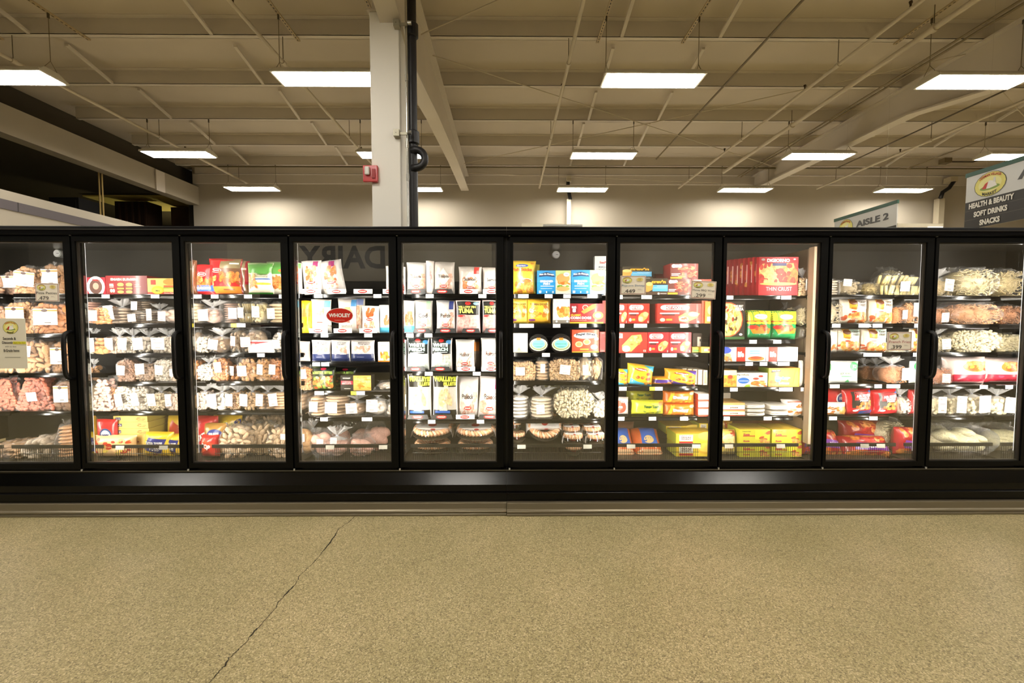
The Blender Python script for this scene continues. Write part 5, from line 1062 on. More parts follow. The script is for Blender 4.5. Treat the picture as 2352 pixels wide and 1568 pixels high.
for x0, x1, yt, st, c, ds, nk, sh, sk, yo in ((1172, 1232, 830, 'balls', '#d9ab74', 'wide cookie bag with central sticker', 0, 'box', (.38, .5), 0), (1231, 1262, 826, 'slices', '#c9a072', 'slim wrapped bread bag', 0, 'box', (.5, .6), -.005), (1262, 1333, 823, 'balls', '#dfb47c', 'large golden nugget bag', 0, 'box', (.5, .5), 0), (1326, 1363, 819, 'loaf', '#e6cba0', 'long pale nugget loaf bag', 0, 'box', (.5, .45), -.005), (1358, 1386, 819, 'loaf', '#dfbc88', 'second long loaf bag behind it', 0, 'box', None, .03)):
    B(5, 3, x0, x1, yt, st, c, ds, neck=nk, shape=sh, seed=x0, stick=sk, sw=.34, sh=.42, yoff=yo)
B(5, 4, 1170, 1215, 889, 'slices', '#f4f0e9', 'tall very white bread bag', seed=1, shape='box', stick=None, d=.2); B(5, 4, 1219, 1272, 893, 'slices', '#e9d9ba', 'bread stack bag with frilled knot', seed=2, shape='box', stick=(.42, .33), sw=.35, sh=.33, d=.2)
B(5, 4, 1272, 1370, 894, 'balls', '#ecdfb8', 'huge bag of pale cauliflower florets', neck=0, shape='round', seed=1, stick=None, d=.28); B(5, 4, 1362, 1406, 906, 'chunks', '#e6ddc8', 'clear bag with ruffled top at right', seed=4, shape='round', stick=None)
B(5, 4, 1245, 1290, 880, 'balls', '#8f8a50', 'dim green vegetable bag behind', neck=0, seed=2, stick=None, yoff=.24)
r = ring(5, 1211, 1293, 985, 'shrimp platter stood on its edge', yb=1018, yoff=.02, tilt=.75)
ring(5, 1170, 1208, 1003, 'shrimp platter lying by the left frame', yb=1018, yoff=-.01, band=False); ring(5, 1168, 1198, 974, 'shrimp platter above it at the left frame', yb=990, yoff=.06, band=False)
ring(5, 1293, 1337, 992, 'small banded shrimp cup, left upper', yb=1005, yoff=0); ring(5, 1340, 1386, 992, 'small banded shrimp cup, right upper', yb=1005, yoff=0)
ring(5, 1295, 1344, 1010, 'small banded shrimp cup, left lower', yb=1023, yoff=-.035); ring(5, 1349, 1396, 1010, 'small banded shrimp cup, right lower', yb=1023, yoff=-.035)
ring(5, 1300, 1340, 1036, 'small shrimp cup deep in the bin', yb=1048, yoff=-.02, band=False); ring(5, 1278, 1322, 976, 'dim shrimp cup at back left', yb=988, yoff=.25, band=False); ring(5, 1325, 1362, 976, 'dim shrimp cup at back right', yb=988, yoff=.25, band=False)
# ---- seventh door
def crav(): return [('t', "crav'n", .58, .8, .66, .2, '#f2b52c', .06), ('r', .3, .22, 1, .6, '#5ab4e4'), ('r', .35, .42, .95, .44, '#d8eef8'), ('r', .5, .52, .95, .54, '#e8f4fa'), ('p', [(0, .1), (.28, .3), (.34, .6), (.2, .75), (0, .7)], '#dc9a48'), ('e', .15, .66, .15, .12, '#eec27a'), ('r', 0, 0, 1, .18, '#5a4434'), ('e', .58, .08, .05, .07, '#f3efe8'), ('r', .66, .06, .95, .1, '#e0dcd4')]
C(6, 0, 1430, 1497, 612, '#3a3226', crav(), 'upper dark box with orange snack lettering', yb=641, yoff=.12, d=.12); C(6, 0, 1484, 1534, 639, '#3a3226', crav(), 'lower dark box with orange snack lettering', d=.1)
C(6, 0, 1430, 1482, 641, '#6a5a3c', [('r', .1, .2, .9, .8, '#3f88b8')], 'box hidden behind the shrimp placard', d=.12, yoff=.12)
def bbq(s): return [('e', .22, .84, .18, .1, '#f4ece8'), ('e', .12, .84, .08, .12, '#f4ece8'), ('e', .34, .84, .08, .11, '#f4ece8'), ('b', .25, .15, .95, .8, 30, .1, ['#b5402a', '#d9704a', '#8a2a20', '#e8946a'], s), ('r', .04, .32, .36, .37, '#f0e8e4'), ('r', .04, .22, .3, .28, '#f0e8e4'), ('r', .0, .03, .42, .15, '#f0c030')]
C(6, 0, 1540, 1604, 605, '#7a2a24', bbq(3), 'upper dark red chicken wing box', yb=641, yoff=.03, d=.16, side='#a02c30'); C(6, 0, 1534, 1588, 641, '#6a3228', bbq(5), 'lower dark red chicken wing box', d=.14); C(6, 0, 1589, 1645, 641, '#8a3a2c', bbq(7), 'chicken wing box behind the tilted placard', d=.14, yoff=.01)
C(6, 0, 1505, 1524, 629, '#b02226', [('r', .1, .1, .9, .9, '#c42a2c')], 'small plain red box at the back', yoff=.3, d=.06)
def hp(s, big=0): return [('e', .18, .8, .11, .13, '#f6ece6'), ('e', .62, .8, .11, .13, '#f6ece6'), ('r', .18, .67, .62, .93, '#f6ece6'), ('r', .19, .7, .61, .9, '#c8282c'), ('t', 'HOT POCKETS', .4, .8, .42, .15, '#f8f0ea', .05), ('r', .06, .48, .5, .54, '#f4ece6'), ('r', .1, .4, .4, .46, '#3a2a28'), ('e', .12, .18, .06, .09, '#f0d8b8'), ('r', .2, .14, .34, .24, '#e8a23c'),
      ('p', [(.5, .1), (.48, .34), (.62, .52), (.8, .6), (.97, .5), (.9, .28), (.68, .06)], '#dda058'), ('e', .6, .22, .11, .13, '#f2d6a0'), ('b', .54, .16, .68, .3, 6, .04, ['#c9502c', '#f3e0b8'], s), ('e', .82, .46, .12, .12, '#e8c088'), ('t', '2', .93, .08, .06, .1, '#f6efe8', .04)]
hr = '#cf332a'
C(6, 1, 1414, 1441, 697, hr, hp(1), 'red sandwich box at the left frame', side='#b02a24'); C(6, 1, 1442, 1492, 697, hr, hp(2), 'small red sandwich box', side='#b02a24'); C(6, 1, 1493, 1507, 702, '#5a2a24', [('r', .1, .3, .9, .7, '#8a8078')], 'dim dark box between the red ones', yoff=.2, d=.1)
C(6, 1, 1510, 1611, 697, hr, hp(3), 'wide red sandwich box', side='#b02a24'); C(6, 1, 1612, 1626, 690, '#8a4a34', [], 'narrow brown box edge', d=.2, yoff=.02)
C(6, 1, 1620, 1645, 692, '#e0722c', [('r', .2, .1, .8, .3, '#f4ece0'), ('e', .5, .6, .3, .2, '#f0b86a')], 'tall orange box at the right frame', d=.1)
C(6, 2, 1414, 1487, 763, '#d23a30', [('r', 0, .72, .22, .94, '#f6ece6'), ('t', 'KETS', .1, .83, .16, .14, '#c8282c', .05), ('p', [(.22, .1), (.2, .35), (.5, .85), (.8, .9), (.85, .6), (.5, .05)], '#e0a85c'), ('e', .34, .2, .13, .16, '#f4dcae'), ('b', .4, .4, .78, .8, 10, .06, ['#f2d488', '#d98a3c'], 3), ('t', '12', .92, .1, .08, .1, '#f6efe8', .05)], 'wide red box with large pastry', side='#b02a24')
C(6, 2, 1488, 1537, 763, '#c92430', hp(5), 'red sandwich box, centre', side='#b02a24'); C(6, 2, 1538, 1588, 763, '#c92430', hp(6), 'red sandwich box, right of centre', side='#b02a24')
C(6, 2, 1590, 1610, 797, '#c9c23a', [('r', .1, .1, .9, .5, '#5a9a4a')], 'small yellow green box', d=.1, yoff=.05); C(6, 2, 1611, 1645, 797, '#f0d04a', [('r', .2, .3, .8, .7, '#f6f0e4'), ('e', .6, .5, .2, .2, '#c9382a')], 'small yellow box at right', d=.1)
C(6, 2, 1592, 1612, 765, '#3a2c24', [('r', .5, .2, .9, .8, '#d9cfc0')], 'dark narrow carton', d=.08, yoff=.16)
def tot(c2): return [('p', [(.02, .02), (.02, .38), (.35, .2), (.98, .1), (.98, .02)], c2), ('p', [(.6, .98), (.98, .7), (.98, .98)], c2), ('e', .45, .78, .24, .07, '#c9302a'), ('t', "Totino's", .45, .78, .4, .07, '#f8ecdc', .04, -.1), ('b', .15, .35, .9, .66, 9, .1, ['#d98a3c', '#e8a850', '#c2502c'], 4), ('b', .3, .06, .9, .2, 5, .07, ['#c9402c', '#e8a850'], 6)]
P(6, 3, 1412, 1446, 848, '#f4c030', tot('#48b8dc'), 'yellow roll pouch at the left frame', d=.09); P(6, 3, 1440, 1503, 838, '#f4c030', tot('#48b8dc'), 'yellow and cyan pizza roll pouch', d=.12, ry=.12, yoff=-.005)
P(6, 3, 1498, 1556, 866, '#e8a02c', [('r', .02, .3, .98, .7, '#5a3f9c'), ('b', .3, .1, .9, .4, 6, .12, ['#e8804a', '#f4c060'], 3)], 'purple striped pouch lying low', d=.14, yoff=.02)
P(6, 3, 1530, 1606, 850, '#f0b030', tot('#5a3f9c'), 'orange and purple pizza roll pouch', d=.14, ry=.08, yoff=.0)
for k in range(5): C(6, 3, 1568 + 12 * k, 1577 + 12 * k, 846 + 1 * k, '#cdbfae', [('r', .2, .1, .8, .9, ('#b09a84', '#8f9aa8')[k % 2])], 'thin upright carton in a row', d=.2, yoff=.11 - .015 * k)
grn_t = [('t', 'Texas Toast', .56, .62, .5, .2, '#3a6a3a', .06), ('b', .3, .12, .85, .4, 8, .07, ['#c9b83a', '#8a9a3a'], 4), ('e', .88, .8, .1, .14, '#c9803a'), ('p', [(.1, .2), (.18, .8), (.35, .9), (.2, .2)], '#f2e23a')]
P(6, 4, 1412, 1448, 914, '#efe6e0', [('e', .35, .5, .4, .36, '#d9503c'), ('t', 'BUNS', .3, .5, .4, .1, '#f8efe8', .04)], 'white pack with red round label', d=.12)
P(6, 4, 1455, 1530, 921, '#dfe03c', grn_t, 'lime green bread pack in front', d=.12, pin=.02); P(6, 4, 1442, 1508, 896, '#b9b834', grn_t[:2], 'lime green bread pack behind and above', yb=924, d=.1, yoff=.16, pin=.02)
org_t = [('t', 'Donkey', .5, .5, .5, .3, '#f8f2e8', .1, .05), ('e', .88, .8, .09, .13, '#f0c8a0'), ('b', .1, .05, .9, .2, 6, .06, ['#f4c040', '#c9502c'], 3), ('p', [(.08, .1), (.2, .9), (.32, .95), (.18, .1)], '#f2c03a')]
for yt, yb, nm in ((898, 928, 'upper'), (928, 957, 'lower')): P(6, 4, 1528, 1601, yt, '#ec7a24', org_t, nm + ' orange bread pack of two', yb=yb, d=.12, pin=.02)
for k in range(3): C(6, 4, 1604, 1634, 905 + 17 * k, '#f3ece0', [('r', 0, 0, 1, .25, '#c9442c')], ('top', 'middle', 'lowest')[k] + ' small white and red box of three', yb=921 + 17.6 * k, d=.14, side='#c9442c')
def bun(): return [('r', .25, .35, .8, .9, '#3f6cc8'), ('e', .5, .5, .17, .12, '#e9c98a'), ('r', .02, .02, .98, .22, '#f0c89a')]
P(6, 9, 1412, 1468, 985, '#e8763c', bun(), 'orange and blue bun pack at left', d=.2, tilt=.75, yoff=.02); P(6, 9, 1466, 1535, 985, '#e8763c', bun(), 'orange and blue bun pack in the middle', d=.2, tilt=.75, yoff=.02)
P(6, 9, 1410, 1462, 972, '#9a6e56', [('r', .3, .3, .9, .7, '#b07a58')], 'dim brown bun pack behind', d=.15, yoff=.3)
def tex(): return [('r', .08, .3, .42, .9, '#f2efe0'), ('t', 'Pepperidge', .25, .83, .3, .08, '#8a3a2c', .03), ('t', 'TEXAS', .25, .66, .26, .13, '#5a3424', .05), ('t', 'TOAST', .25, .5, .26, .13, '#5a3424', .05), ('r', .08, .08, .42, .26, '#c9282a'), ('e', .78, .7, .28, .5, '#e9b83c'), ('e', .78, .78, .24, .4, '#f4d45a')]
for x0, x1, yt, yb, yo, nm in ((1553, 1645, 996, 1020, 0, 'front upper'), (1553, 1645, 1021, 1048, 0, 'front lower'), (1530, 1612, 978, 996, .24, 'rear'), (1606, 1645, 972, 990, .2, 'rear right')):
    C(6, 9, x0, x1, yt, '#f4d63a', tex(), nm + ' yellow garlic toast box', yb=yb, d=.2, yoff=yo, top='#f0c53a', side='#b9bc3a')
# ---- eighth door
dig = [('b', .02, .3, .98, .84, 60, .13, ['#e08a4a', '#e9a860', '#d9703c', '#f0c27a'], 3), ('b', .04, .32, .96, .82, 26, .075, ['#b52a20', '#c43a2c'], 12), ('r', 0, .84, 1, 1, '#a8202a'), ('r', 0, 0, 1, .28, '#c8202c'), ('e', .5, .3, .48, .04, '#e9b060'), ('t', 'DiGIORNO', .49, .91, .58, .09, '#f8f0e8', .05), ('r', .34, .77, .7, .84, '#2a2f66'), ('t', 'THIN CRUST', .52, .17, .66, .1, '#f8efe8', .0), ('e', .1, .93, .05, .03, '#a89a94'), ('e', .9, .94, .03, .02, '#f0dcd4')]
C(7, 0, 1744, 1834, 590, '#a8202a', dig, 'front thin crust pizza box facing out', d=.035, side='#a01c26')
for k in range(8):
    C(7, 0, 1733 - 11 * k, 1825 - 11 * k, 590 + 1.2 * k, '#8e1c24', [('r', 0, 0, 1, .28, '#a01c26'), ('b', .0, .3, .3, .84, 8, .12, ['#c9803f', '#b5402a', '#d99a50'], k), ('r', .045, .35, .075, .82, '#e8c0b8')], 'red pizza box standing in the fanned row', d=.028, yoff=.045 + .034 * k, side='#a01c26')
B(7, 0, 1838, 1876, 617, 'balls', '#dfb988', 'tan ravioli bag tied at the top', seed=2, stick=(.5, .4), shape='box')
C(7, 1, 1656, 1712, 692, '#2c2620', [('e', .3, .52, .62, .46, '#c9502c'), ('e', .3, .52, .58, .43, '#e8c878'), ('b', .02, .16, .72, .88, 50, .09, ['#f4e6b0', '#e0a850', '#f0d28a', '#d98a4a'], 5), ('b', .05, .18, .7, .85, 16, .05, ['#5a3a28', '#4f6a2c', '#a8402c'], 8), ('t', 'THE BEST', .72, .88, .4, .05, '#f4efe6', .04), ('t', 'PIZZA', .76, .8, .34, .08, '#f4efe6', .06), ('r', 0, 0, 1, .07, '#3f6a3c'), ('e', .84, .13, .07, .03, '#f4f2ec')], 'black box with large pizza picture', d=.12)
gp = [('r', .02, .62, .98, .98, '#f2e23a'), ('r', .2, .62, .23, .98, '#5a9a4a'), ('r', .45, .62, .48, .98, '#5a9a4a'), ('r', .7, .62, .73, .98, '#5a9a4a'), ('e', .5, .78, .25, .09, '#f4f2ea'), ('t', 'Birds Eye', .5, .78, .36, .06, '#9a8f8a', .02), ('r', .02, .58, .98, .64, '#d9382c'), ('e', .15, .57, .13, .05, '#f2e23a'), ('e', .38, .57, .13, .05, '#f2e23a'), ('e', .62, .57, .13, .05, '#f2e23a'), ('e', .85, .57, .13, .05, '#f2e23a'), ('p', [(.2, .2), (.1, .38), (.9, .38), (.82, .2)], '#e8862c'), ('b', .2, .3, .8, .46, 14, .08, ['#d9502c', '#e88a4a', '#a8482c'], 3), ('e', .18, .42, .13, .07, '#d0302c')]
P(7, 1, 1718, 1781, 712, '#2c9a5a', gp, 'green and yellow roll pouch, left', d=.12, yoff=-.005); P(7, 1, 1776, 1840, 713, '#2c9a5a', gp, 'green and yellow roll pouch, right', d=.12)
B(7, 1, 1806, 1862, 698, 'shreds', '#dcc9a0', 'pale noodle bag behind the pouches', neck=0, shape='round', yoff=.14, seed=1, stick=None, d=.16); B(7, 1, 1838, 1880, 702, 'shreds', '#ead9ae', 'pale noodle bag against the divider', neck=0, shape='round', seed=2, stick=(.5, .5), sw=.4, sh=.4, yb=748)
P(7, 1, 1838, 1866, 750, '#5c554a', [('b', .1, .1, .9, .9, 14, .12, ['#6f675a', '#4a443a', '#857c6c'], 3)], 'dark wrapped stack beside the divider', d=.12, pin=.01)
C(7, 2, 1656, 1686, 798, '#f0ece4', [('e', .3, .8, .5, .25, '#3a4fb0'), ('b', .1, .05, .8, .5, 14, .16, ['#e8b070', '#c9803f', '#8a7a6a'], 3)], 'white box with blue corner', d=.12)
def life(f): return [('r', .08, 0, .36, 1, '#cf3a2a'), ('t', 'life', .22, .5, .2, .4, '#f8efe8', .05)] + ([('r', .5, .66, .82, .78, '#8fc8e0'), ('r', .5, .5, .82, .62, '#8fc8e0'), ('e', .7, .2, .26, .16, '#e0903c'), ('e', .7, .26, .18, .1, '#c2502c')] if f else [('e', .62, .3, .12, .2, '#e8c89a')])
C(7, 2, 1686, 1759, 797, '#f8f2ea', life(1), 'white and red sandwich box, left', d=.16); C(7, 2, 1760, 1833, 797, '#f8f2ea', life(0), 'white and red sandwich box, right', d=.16)
C(7, 3, 1656, 1692, 850, '#f2a83a', [('r', 0, .7, 1, 1, '#f4dca8'), ('b', .05, .1, .95, .6, 12, .16, ['#e0803a', '#f0a850'], 3), ('e', .6, .6, .16, .12, '#c9402c')], 'orange snack box at the left frame', d=.16)
C(7, 3, 1693, 1763, 856, '#f4efe2', [('t', 'FarmRich', .2, .85, .38, .14, '#3a3a34', .02, 0, .02), ('e', .22, .44, .19, .22, '#2a6cc0'), ('r', .06, .4, .38, .44, '#d8e6f4'), ('p', [(.24, 0), (.3, .14), (.42, .18), (.44, 0)], '#a8c83a'), ('e', .62, .56, .12, .14, '#f0ece2'), ('e', .62, .58, .1, .08, '#c0402c'), ('b', .5, .06, .97, .4, 22, .09, ['#e89440', '#f0b060', '#d9782c'], 5), ('e', .78, .76, .08, .08, '#d0402c')], 'white snack box with blue oval and sticks', d=.16)
C(7, 3, 1766, 1837, 845, '#f6b64a', [('p', [(.08, .76), (.1, .92), (.4, .98), (.38, .82)], '#3a3430'), ('t', 'State Fair', .24, .87, .26, .08, '#f4efe6', .03, .1), ('b', .03, .05, .35, .45, 8, .1, ['#e8843a', '#f0a050'], 3), ('e', .3, .4, .1, .16, '#58b4dc'), ('t', 'Shrimp', .45, .45, .5, .24, '#7ec6e6', .08), ('t', 'bites', .5, .2, .34, .14, '#a890cc', .05), ('p', [(.78, .1), (.86, .8), (.98, .8), (.98, .1)], '#f0a050'), ('r', 0, .9, 1, 1, '#f0a83a')], 'orange shrimp snack box', d=.14, side='#8a9a3a')
for k in range(4): P(7, 3, 1838 + 8 * k, 1850 + 8 * k, 828, '#e9e6df', [], 'slim white packet standing on edge', d=.04, yoff=.01 + .008 * k)
for k in range(8): C(7, 3, 1703 + 14 * k, 1712 + 14 * k, 841, '#c98a2c', [('e', .5, .6, .3, .2, '#e8b83a')], 'small gold carton in the back row', d=.05, yoff=.3)
def frsh(x0, x1, yt, yb, ds, c='#efe7da', yo=0, st='patties'):
    B(7, 4, x0, x1, yt, st, c, ds, neck=0, shape='box', yb=yb, yoff=yo, seed=int(x0 + yt), stick=None, d=.22)
C(7, 4, 1650, 1711, 942, '#f4ead6', [('r', 0, .78, 1, 1, '#e0b070'), ('t', 'pizza', .6, .45, .3, .3, '#6a5a4c', .03), ('r', 0, .0, 1, .14, '#c9442c')], 'lower flat pizza pack with white band', d=.2, top='#d9a860'); C(7, 4, 1650, 1711, 925, '#f4ead6', [('r', 0, .7, 1, 1, '#dca868'), ('t', 'pizza', .6, .35, .3, .26, '#6a5a4c', .03), ('r', 0, .0, 1, .1, '#c9442c')], 'upper flat pizza pack with white band', yb=941.5, d=.2, top='#dcaa62')
C(7, 4, 1654, 1678, 902, '#c9bfae', [('r', 0, 0, 1, .3, '#a8483c')], 'small dim box stacked at back left', yb=925, yoff=.2, d=.06)
for k, (yt, yb) in enumerate(((929, 940), (940, 948), (948, 957))): P(7, 4, 1710, 1769, yt, '#f0e8da', [], ('top', 'middle', 'bottom')[k] + ' flat white dough pack of three', yb=yb, d=.2, pin=.02)
for k, (yt, yb) in enumerate(((930, 944), (944, 957))): P(7, 4, 1768, 1824, yt, '#efe9de', [], ('upper', 'lower')[k] + ' silvery flat pack', yb=yb, d=.22, pin=.02)
P(7, 4, 1812, 1876, 916, '#e8e4e0', [('b', .1, .08, .95, .6, 26, .09, ['#e8924a', '#f4c08a', '#c9783c'], 4), ('r', .1, .75, .6, .82, '#d9705a')], 'silver shrimp bag resting against the divider', d=.14, tilt=.3)
kn = [('t', 'Pepperidge', .22, .86, .28, .08, '#7a6a2c', .03), ('t', 'Knots', .22, .66, .2, .16, '#c03a50', .05), ('r', .1, .52, .5, .58, '#c9402c'), ('r', .5, .3, .7, .95, '#e6e23a'), ('b', .66, .1, .97, .9, 9, .12, ['#e0803a', '#c95a30', '#f0b060'], 4), ('t', 'Knots', .22, .2, .2, .12, '#c03a50', .05)]
for x0, x1, nm in ((1700, 1769, 'left'), (1774, 1842, 'right')):
    C(7, 9, x0, x1, 986, '#d9d23a', kn, nm + ' front yellow bread knot box, upper', yb=1019, d=.2, top='#f0c84a'); C(7, 9, x0, x1, 1019, '#d9d23a', kn, nm + ' front yellow bread knot box, lower', d=.2)
    C(7, 9, x0 - 14, x1 - 14, 972, '#f0c03a', kn, nm + ' rear yellow bread knot box', yb=990, yoff=.22, d=.16, top='#e8944a')
P(7, 9, 1654, 1698, 990, '#e9cf6a', [('e', .5, .6, .42, .3, '#d9a85a'), ('e', .5, .68, .34, .2, '#f0dc9a'), ('r', .6, .8, .9, .98, '#b8402c')], 'round topped yellow bread pack', d=.14)
P(7, 9, 1662, 1686, 968, '#d9a83a', [('b', .1, .1, .9, .9, 10, .15, ['#c9552c', '#a8b03a'], 4)], 'orange bread pack leaning at the back', d=.06, yoff=.2)
P(7, 9, 1800, 1850, 966, '#b9bc3a', [], 'lime pack at the back', d=.1, yoff=.32); P(7, 9, 1846, 1876, 985, '#b8322c', [('b', .1, .1, .9, .9, 12, .14, ['#e9e2da', '#7a3f8a', '#d9503c'], 4)], 'red bag squeezed beside the divider', d=.12)
# ---- ninth door
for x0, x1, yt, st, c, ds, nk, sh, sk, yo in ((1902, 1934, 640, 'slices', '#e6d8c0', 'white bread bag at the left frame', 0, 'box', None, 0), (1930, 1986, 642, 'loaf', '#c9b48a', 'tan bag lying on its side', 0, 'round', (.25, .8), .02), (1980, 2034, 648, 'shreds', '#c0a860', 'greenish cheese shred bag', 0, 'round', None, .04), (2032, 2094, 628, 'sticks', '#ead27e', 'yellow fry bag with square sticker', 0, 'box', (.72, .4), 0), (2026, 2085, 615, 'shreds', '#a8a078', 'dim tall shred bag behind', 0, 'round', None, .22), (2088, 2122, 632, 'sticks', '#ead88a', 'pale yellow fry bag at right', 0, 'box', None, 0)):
    B(8, 0, x0, x1, yt, st, c, ds, neck=nk, shape=sh, seed=x0, stick=sk, sw=.35, sh=.45, yoff=yo)
def alx(top, s): return [('p', [(.25, .99), (.25, .62), (.5, .55), (.55, .99)], '#f0a832'), ('e', .4, .86, .15, .1, '#6a3a20'), ('t', 'IDAHO', .42, .62, .24, .05, '#8a3a1c', .03), ('r', .55, .6, .95, .97, top), ('t', 'FRIES', .75, .75, .3, .1, '#5a4a3a', .03), ('t', 'CRISPY', .75, .87, .3, .08, '#5a4a3a', .03), ('e', .42, .48, .1, .03, '#c9382a'), ('b', .2, .06, .97, .42, 36, .09, ['#e8a050', '#d9803c', '#f4c070', '#c2602c'], s), ('b', .02, .1, .2, .3, 3, .08, ['#c9603c'], s)]
B(8, 1, 1900, 1937, 690, 'shreds', '#ead9b0', 'pale potato bag at the left frame', neck=0, seed=1, stick=None)
P(8, 1, 1936, 2000, 686, '#efe2cc', alx('#f2ece4', 3), 'cream potato pouch, left of two', d=.08); P(8, 1, 1999, 2060, 686, '#e9d9c0', alx('#f0e4d4', 5), 'cream potato pouch, right of two', d=.08)
B(8, 1, 2056, 2088, 702, 'shreds', '#e08a44', 'orange crinkle fry bag with sticker', neck=0, seed=2, stick=(.62, .5), sw=.36, sh=.5); B(8, 1, 2086, 2124, 690, 'shreds', '#e39a5a', 'orange fry bag at the right', neck=0, seed=4, stick=(.4, .6), sw=.3, sh=.6)
P(8, 2, 1896, 1930, 757, '#efe6d6', [('b', .1, .1, .9, .3, 6, .12, ['#d98a50', '#c9703c'], 3)], 'white pouch seen edge-on', d=.06)
P(8, 2, 1922, 1984, 755, '#eadcc6', alx('#b9d0c4', 7), 'cream pouch with teal panel, left', d=.08, yoff=.01); P(8, 2, 1982, 2046, 755, '#ecdfca', alx('#b9d8cc', 9), 'cream pouch with teal panel, right', d=.08, yoff=.01)
B(8, 2, 2044, 2096, 788, 'slices', '#e9d9b0', 'pale bag below the fries placard', neck=0, seed=1, stick=None); P(8, 2, 2096, 2124, 755, '#d9cdb6', alx('#9ec0b4', 4), 'teal topped pouch at the right frame', d=.06, yoff=.01)
P(8, 3, 1896, 1914, 830, '#eef0ea', [('e', .7, .75, .3, .15, '#3cb454')], 'white and green pack at the left frame', d=.06, yoff=.012)
P(8, 3, 1910, 1978, 829, '#f4f7f2', [('e', .8, .76, .16, .2, '#3cc06a'), ('t', 'IQ', .8, .76, .14, .16, '#e9f6ec', .03), ('t', 'greens', .55, .44, .5, .1, '#6a8a6a', .0), ('r', .35, .3, .7, .34, '#7fd09a'), ('p', [(.5, .05), (.58, .2), (.66, .05)], '#5ac078')], 'bright white pack with green circle', d=.06, pin=.02)
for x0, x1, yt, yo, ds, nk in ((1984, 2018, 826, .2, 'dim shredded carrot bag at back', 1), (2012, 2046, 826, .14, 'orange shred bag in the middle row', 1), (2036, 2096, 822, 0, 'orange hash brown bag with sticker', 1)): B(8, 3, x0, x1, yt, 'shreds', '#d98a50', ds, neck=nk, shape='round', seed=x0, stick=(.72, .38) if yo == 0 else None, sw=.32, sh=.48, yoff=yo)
P(8, 3, 2097, 2124, 830, '#e9efe8', [('e', .5, .75, .35, .2, '#3cb45c')], 'white and green pack at the right frame', d=.06)
air = [('r', .2, .3, .96, .9, '#2c2824'), ('p', [(.28, .58), (.3, .9), (.9, .86), (.9, .55)], '#c8262c'), ('t', 'AIR FRYER', .6, .74, .56, .1, '#f4ece6', .05), ('t', 'WAFFLE', .6, .64, .4, .07, '#f4ece6', .04), ('t', 'FRIES', .6, .56, .3, .06, '#f4ece6', .04), ('b', .36, .24, .86, .5, 20, .08, ['#e0843c', '#e8a050', '#c9602c'], 4), ('e', .3, .2, .1, .04, '#f0ece4'), ('e', .86, .88, .05, .04, '#3a5ca8')]
P(8, 4, 1892, 1953, 894, '#b8202a', [('e', .72, .62, .24, .24, '#e8e4e0'), ('e', .72, .62, .2, .2, '#2f4a86'), ('t', '100%', .72, .64, .26, .12, '#f0ece6', .03)], 'red round topped pack with blue badge', d=.07, yoff=.06)
P(8, 4, 1890, 1950, 925, '#dfdcd6', [('b', .05, .05, .6, .7, 20, .09, ['#c9803c', '#e0a860', '#a8602c'], 4), ('e', .85, .35, .2, .35, '#e8a850')], 'silver shrimp pack lying in front', d=.08, yoff=-.01)
P(8, 4, 1948, 2015, 893, '#c8202c', air + [('r', .45, .03, .95, .16, '#2f5fa8')], 'red and black fries pouch, left', d=.1, ry=-.08); P(8, 4, 2012, 2075, 896, '#c8202c', air, 'red and black fries pouch, right', d=.1, ry=-.08)
B(8, 4, 2072, 2098, 895, 'loaf', '#ece6cc', 'white shredded cheese bag', seed=2, stick=None, shape='round'); P(8, 4, 2097, 2124, 896, '#a8242a', air[:4], 'red fries pouch at the right frame', d=.08)
pur = [('p', [(.2, .3), (.25, .6), (.98, .5), (.9, .25)], '#7a3a9c'), ('t', 'Alexia', .6, .42, .4, .12, '#e8dcf0', .04), ('b', .05, .6, .95, .95, 14, .1, ['#e0803a', '#b8302a', '#f0a060'], 3), ('b', .05, .05, .95, .25, 12, .1, ['#d9602c', '#e8944a'], 4)]
P(8, 9, 1892, 1952, 988, '#b3222a', pur, 'red and purple fries bag at left', d=.18, tilt=.5, yoff=.02); P(8, 9, 1950, 2072, 1000, '#b3222a', pur, 'wide red and purple fries bag in front', d=.2, tilt=.5, yoff=.0); P(8, 9, 1940, 2040, 970, '#a8202a', pur, 'red and purple fries bag in the rear', d=.16, yoff=.2)
B(8, 9, 2020, 2100, 966, 'shreds', '#d9d2a8', 'pale shredded vegetable bag at back right', neck=0, shape='tri', seed=1, stick=None, d=.2, yoff=.12); P(8, 9, 2070, 2122, 985, '#a8242c', pur, 'red and purple bag by the right frame', d=.14, yoff=.0)
# ---- tenth door
def big(row, x0, x1, yt, c, ds, yo=0, st='shreds', **k): B(9, row, x0, x1, yt, st, c, ds, neck=0, shape='round', seed=int(x0), stick=None, d=.24, yoff=yo, **k)
B(9, 0, 2146, 2198, 618, 'shreds', '#e8cf94', 'small noodle bag with sticker', seed=1, stick=(.62, .4), sw=.4, sh=.45); big(0, 2190, 2312, 613, '#ead9a0', 'huge pale fries bag'); big(0, 2300, 2370, 616, '#d9c488', 'second huge pale fries bag', .05)
B(9, 1, 2143, 2184, 705, 'shreds', '#dd9058', 'small orange fries bag with sticker', neck=0, seed=2, stick=(.62, .4), sw=.42, sh=.55); big(1, 2174, 2322, 694, '#e29a5c', 'huge orange fries bag'); big(1, 2296, 2370, 698, '#cf8450', 'second huge orange fries bag', .06)
B(9, 2, 2140, 2191, 756, 'shreds', '#ecdda6', 'small pale potato bag with sticker', seed=3, stick=(.62, .36), sw=.4, sh=.45); big(2, 2188, 2312, 756, '#ece0b2', 'huge pale wedge bag', st='balls'); big(2, 2290, 2370, 766, '#dccfa0', 'second huge pale wedge bag', .06, 'balls')
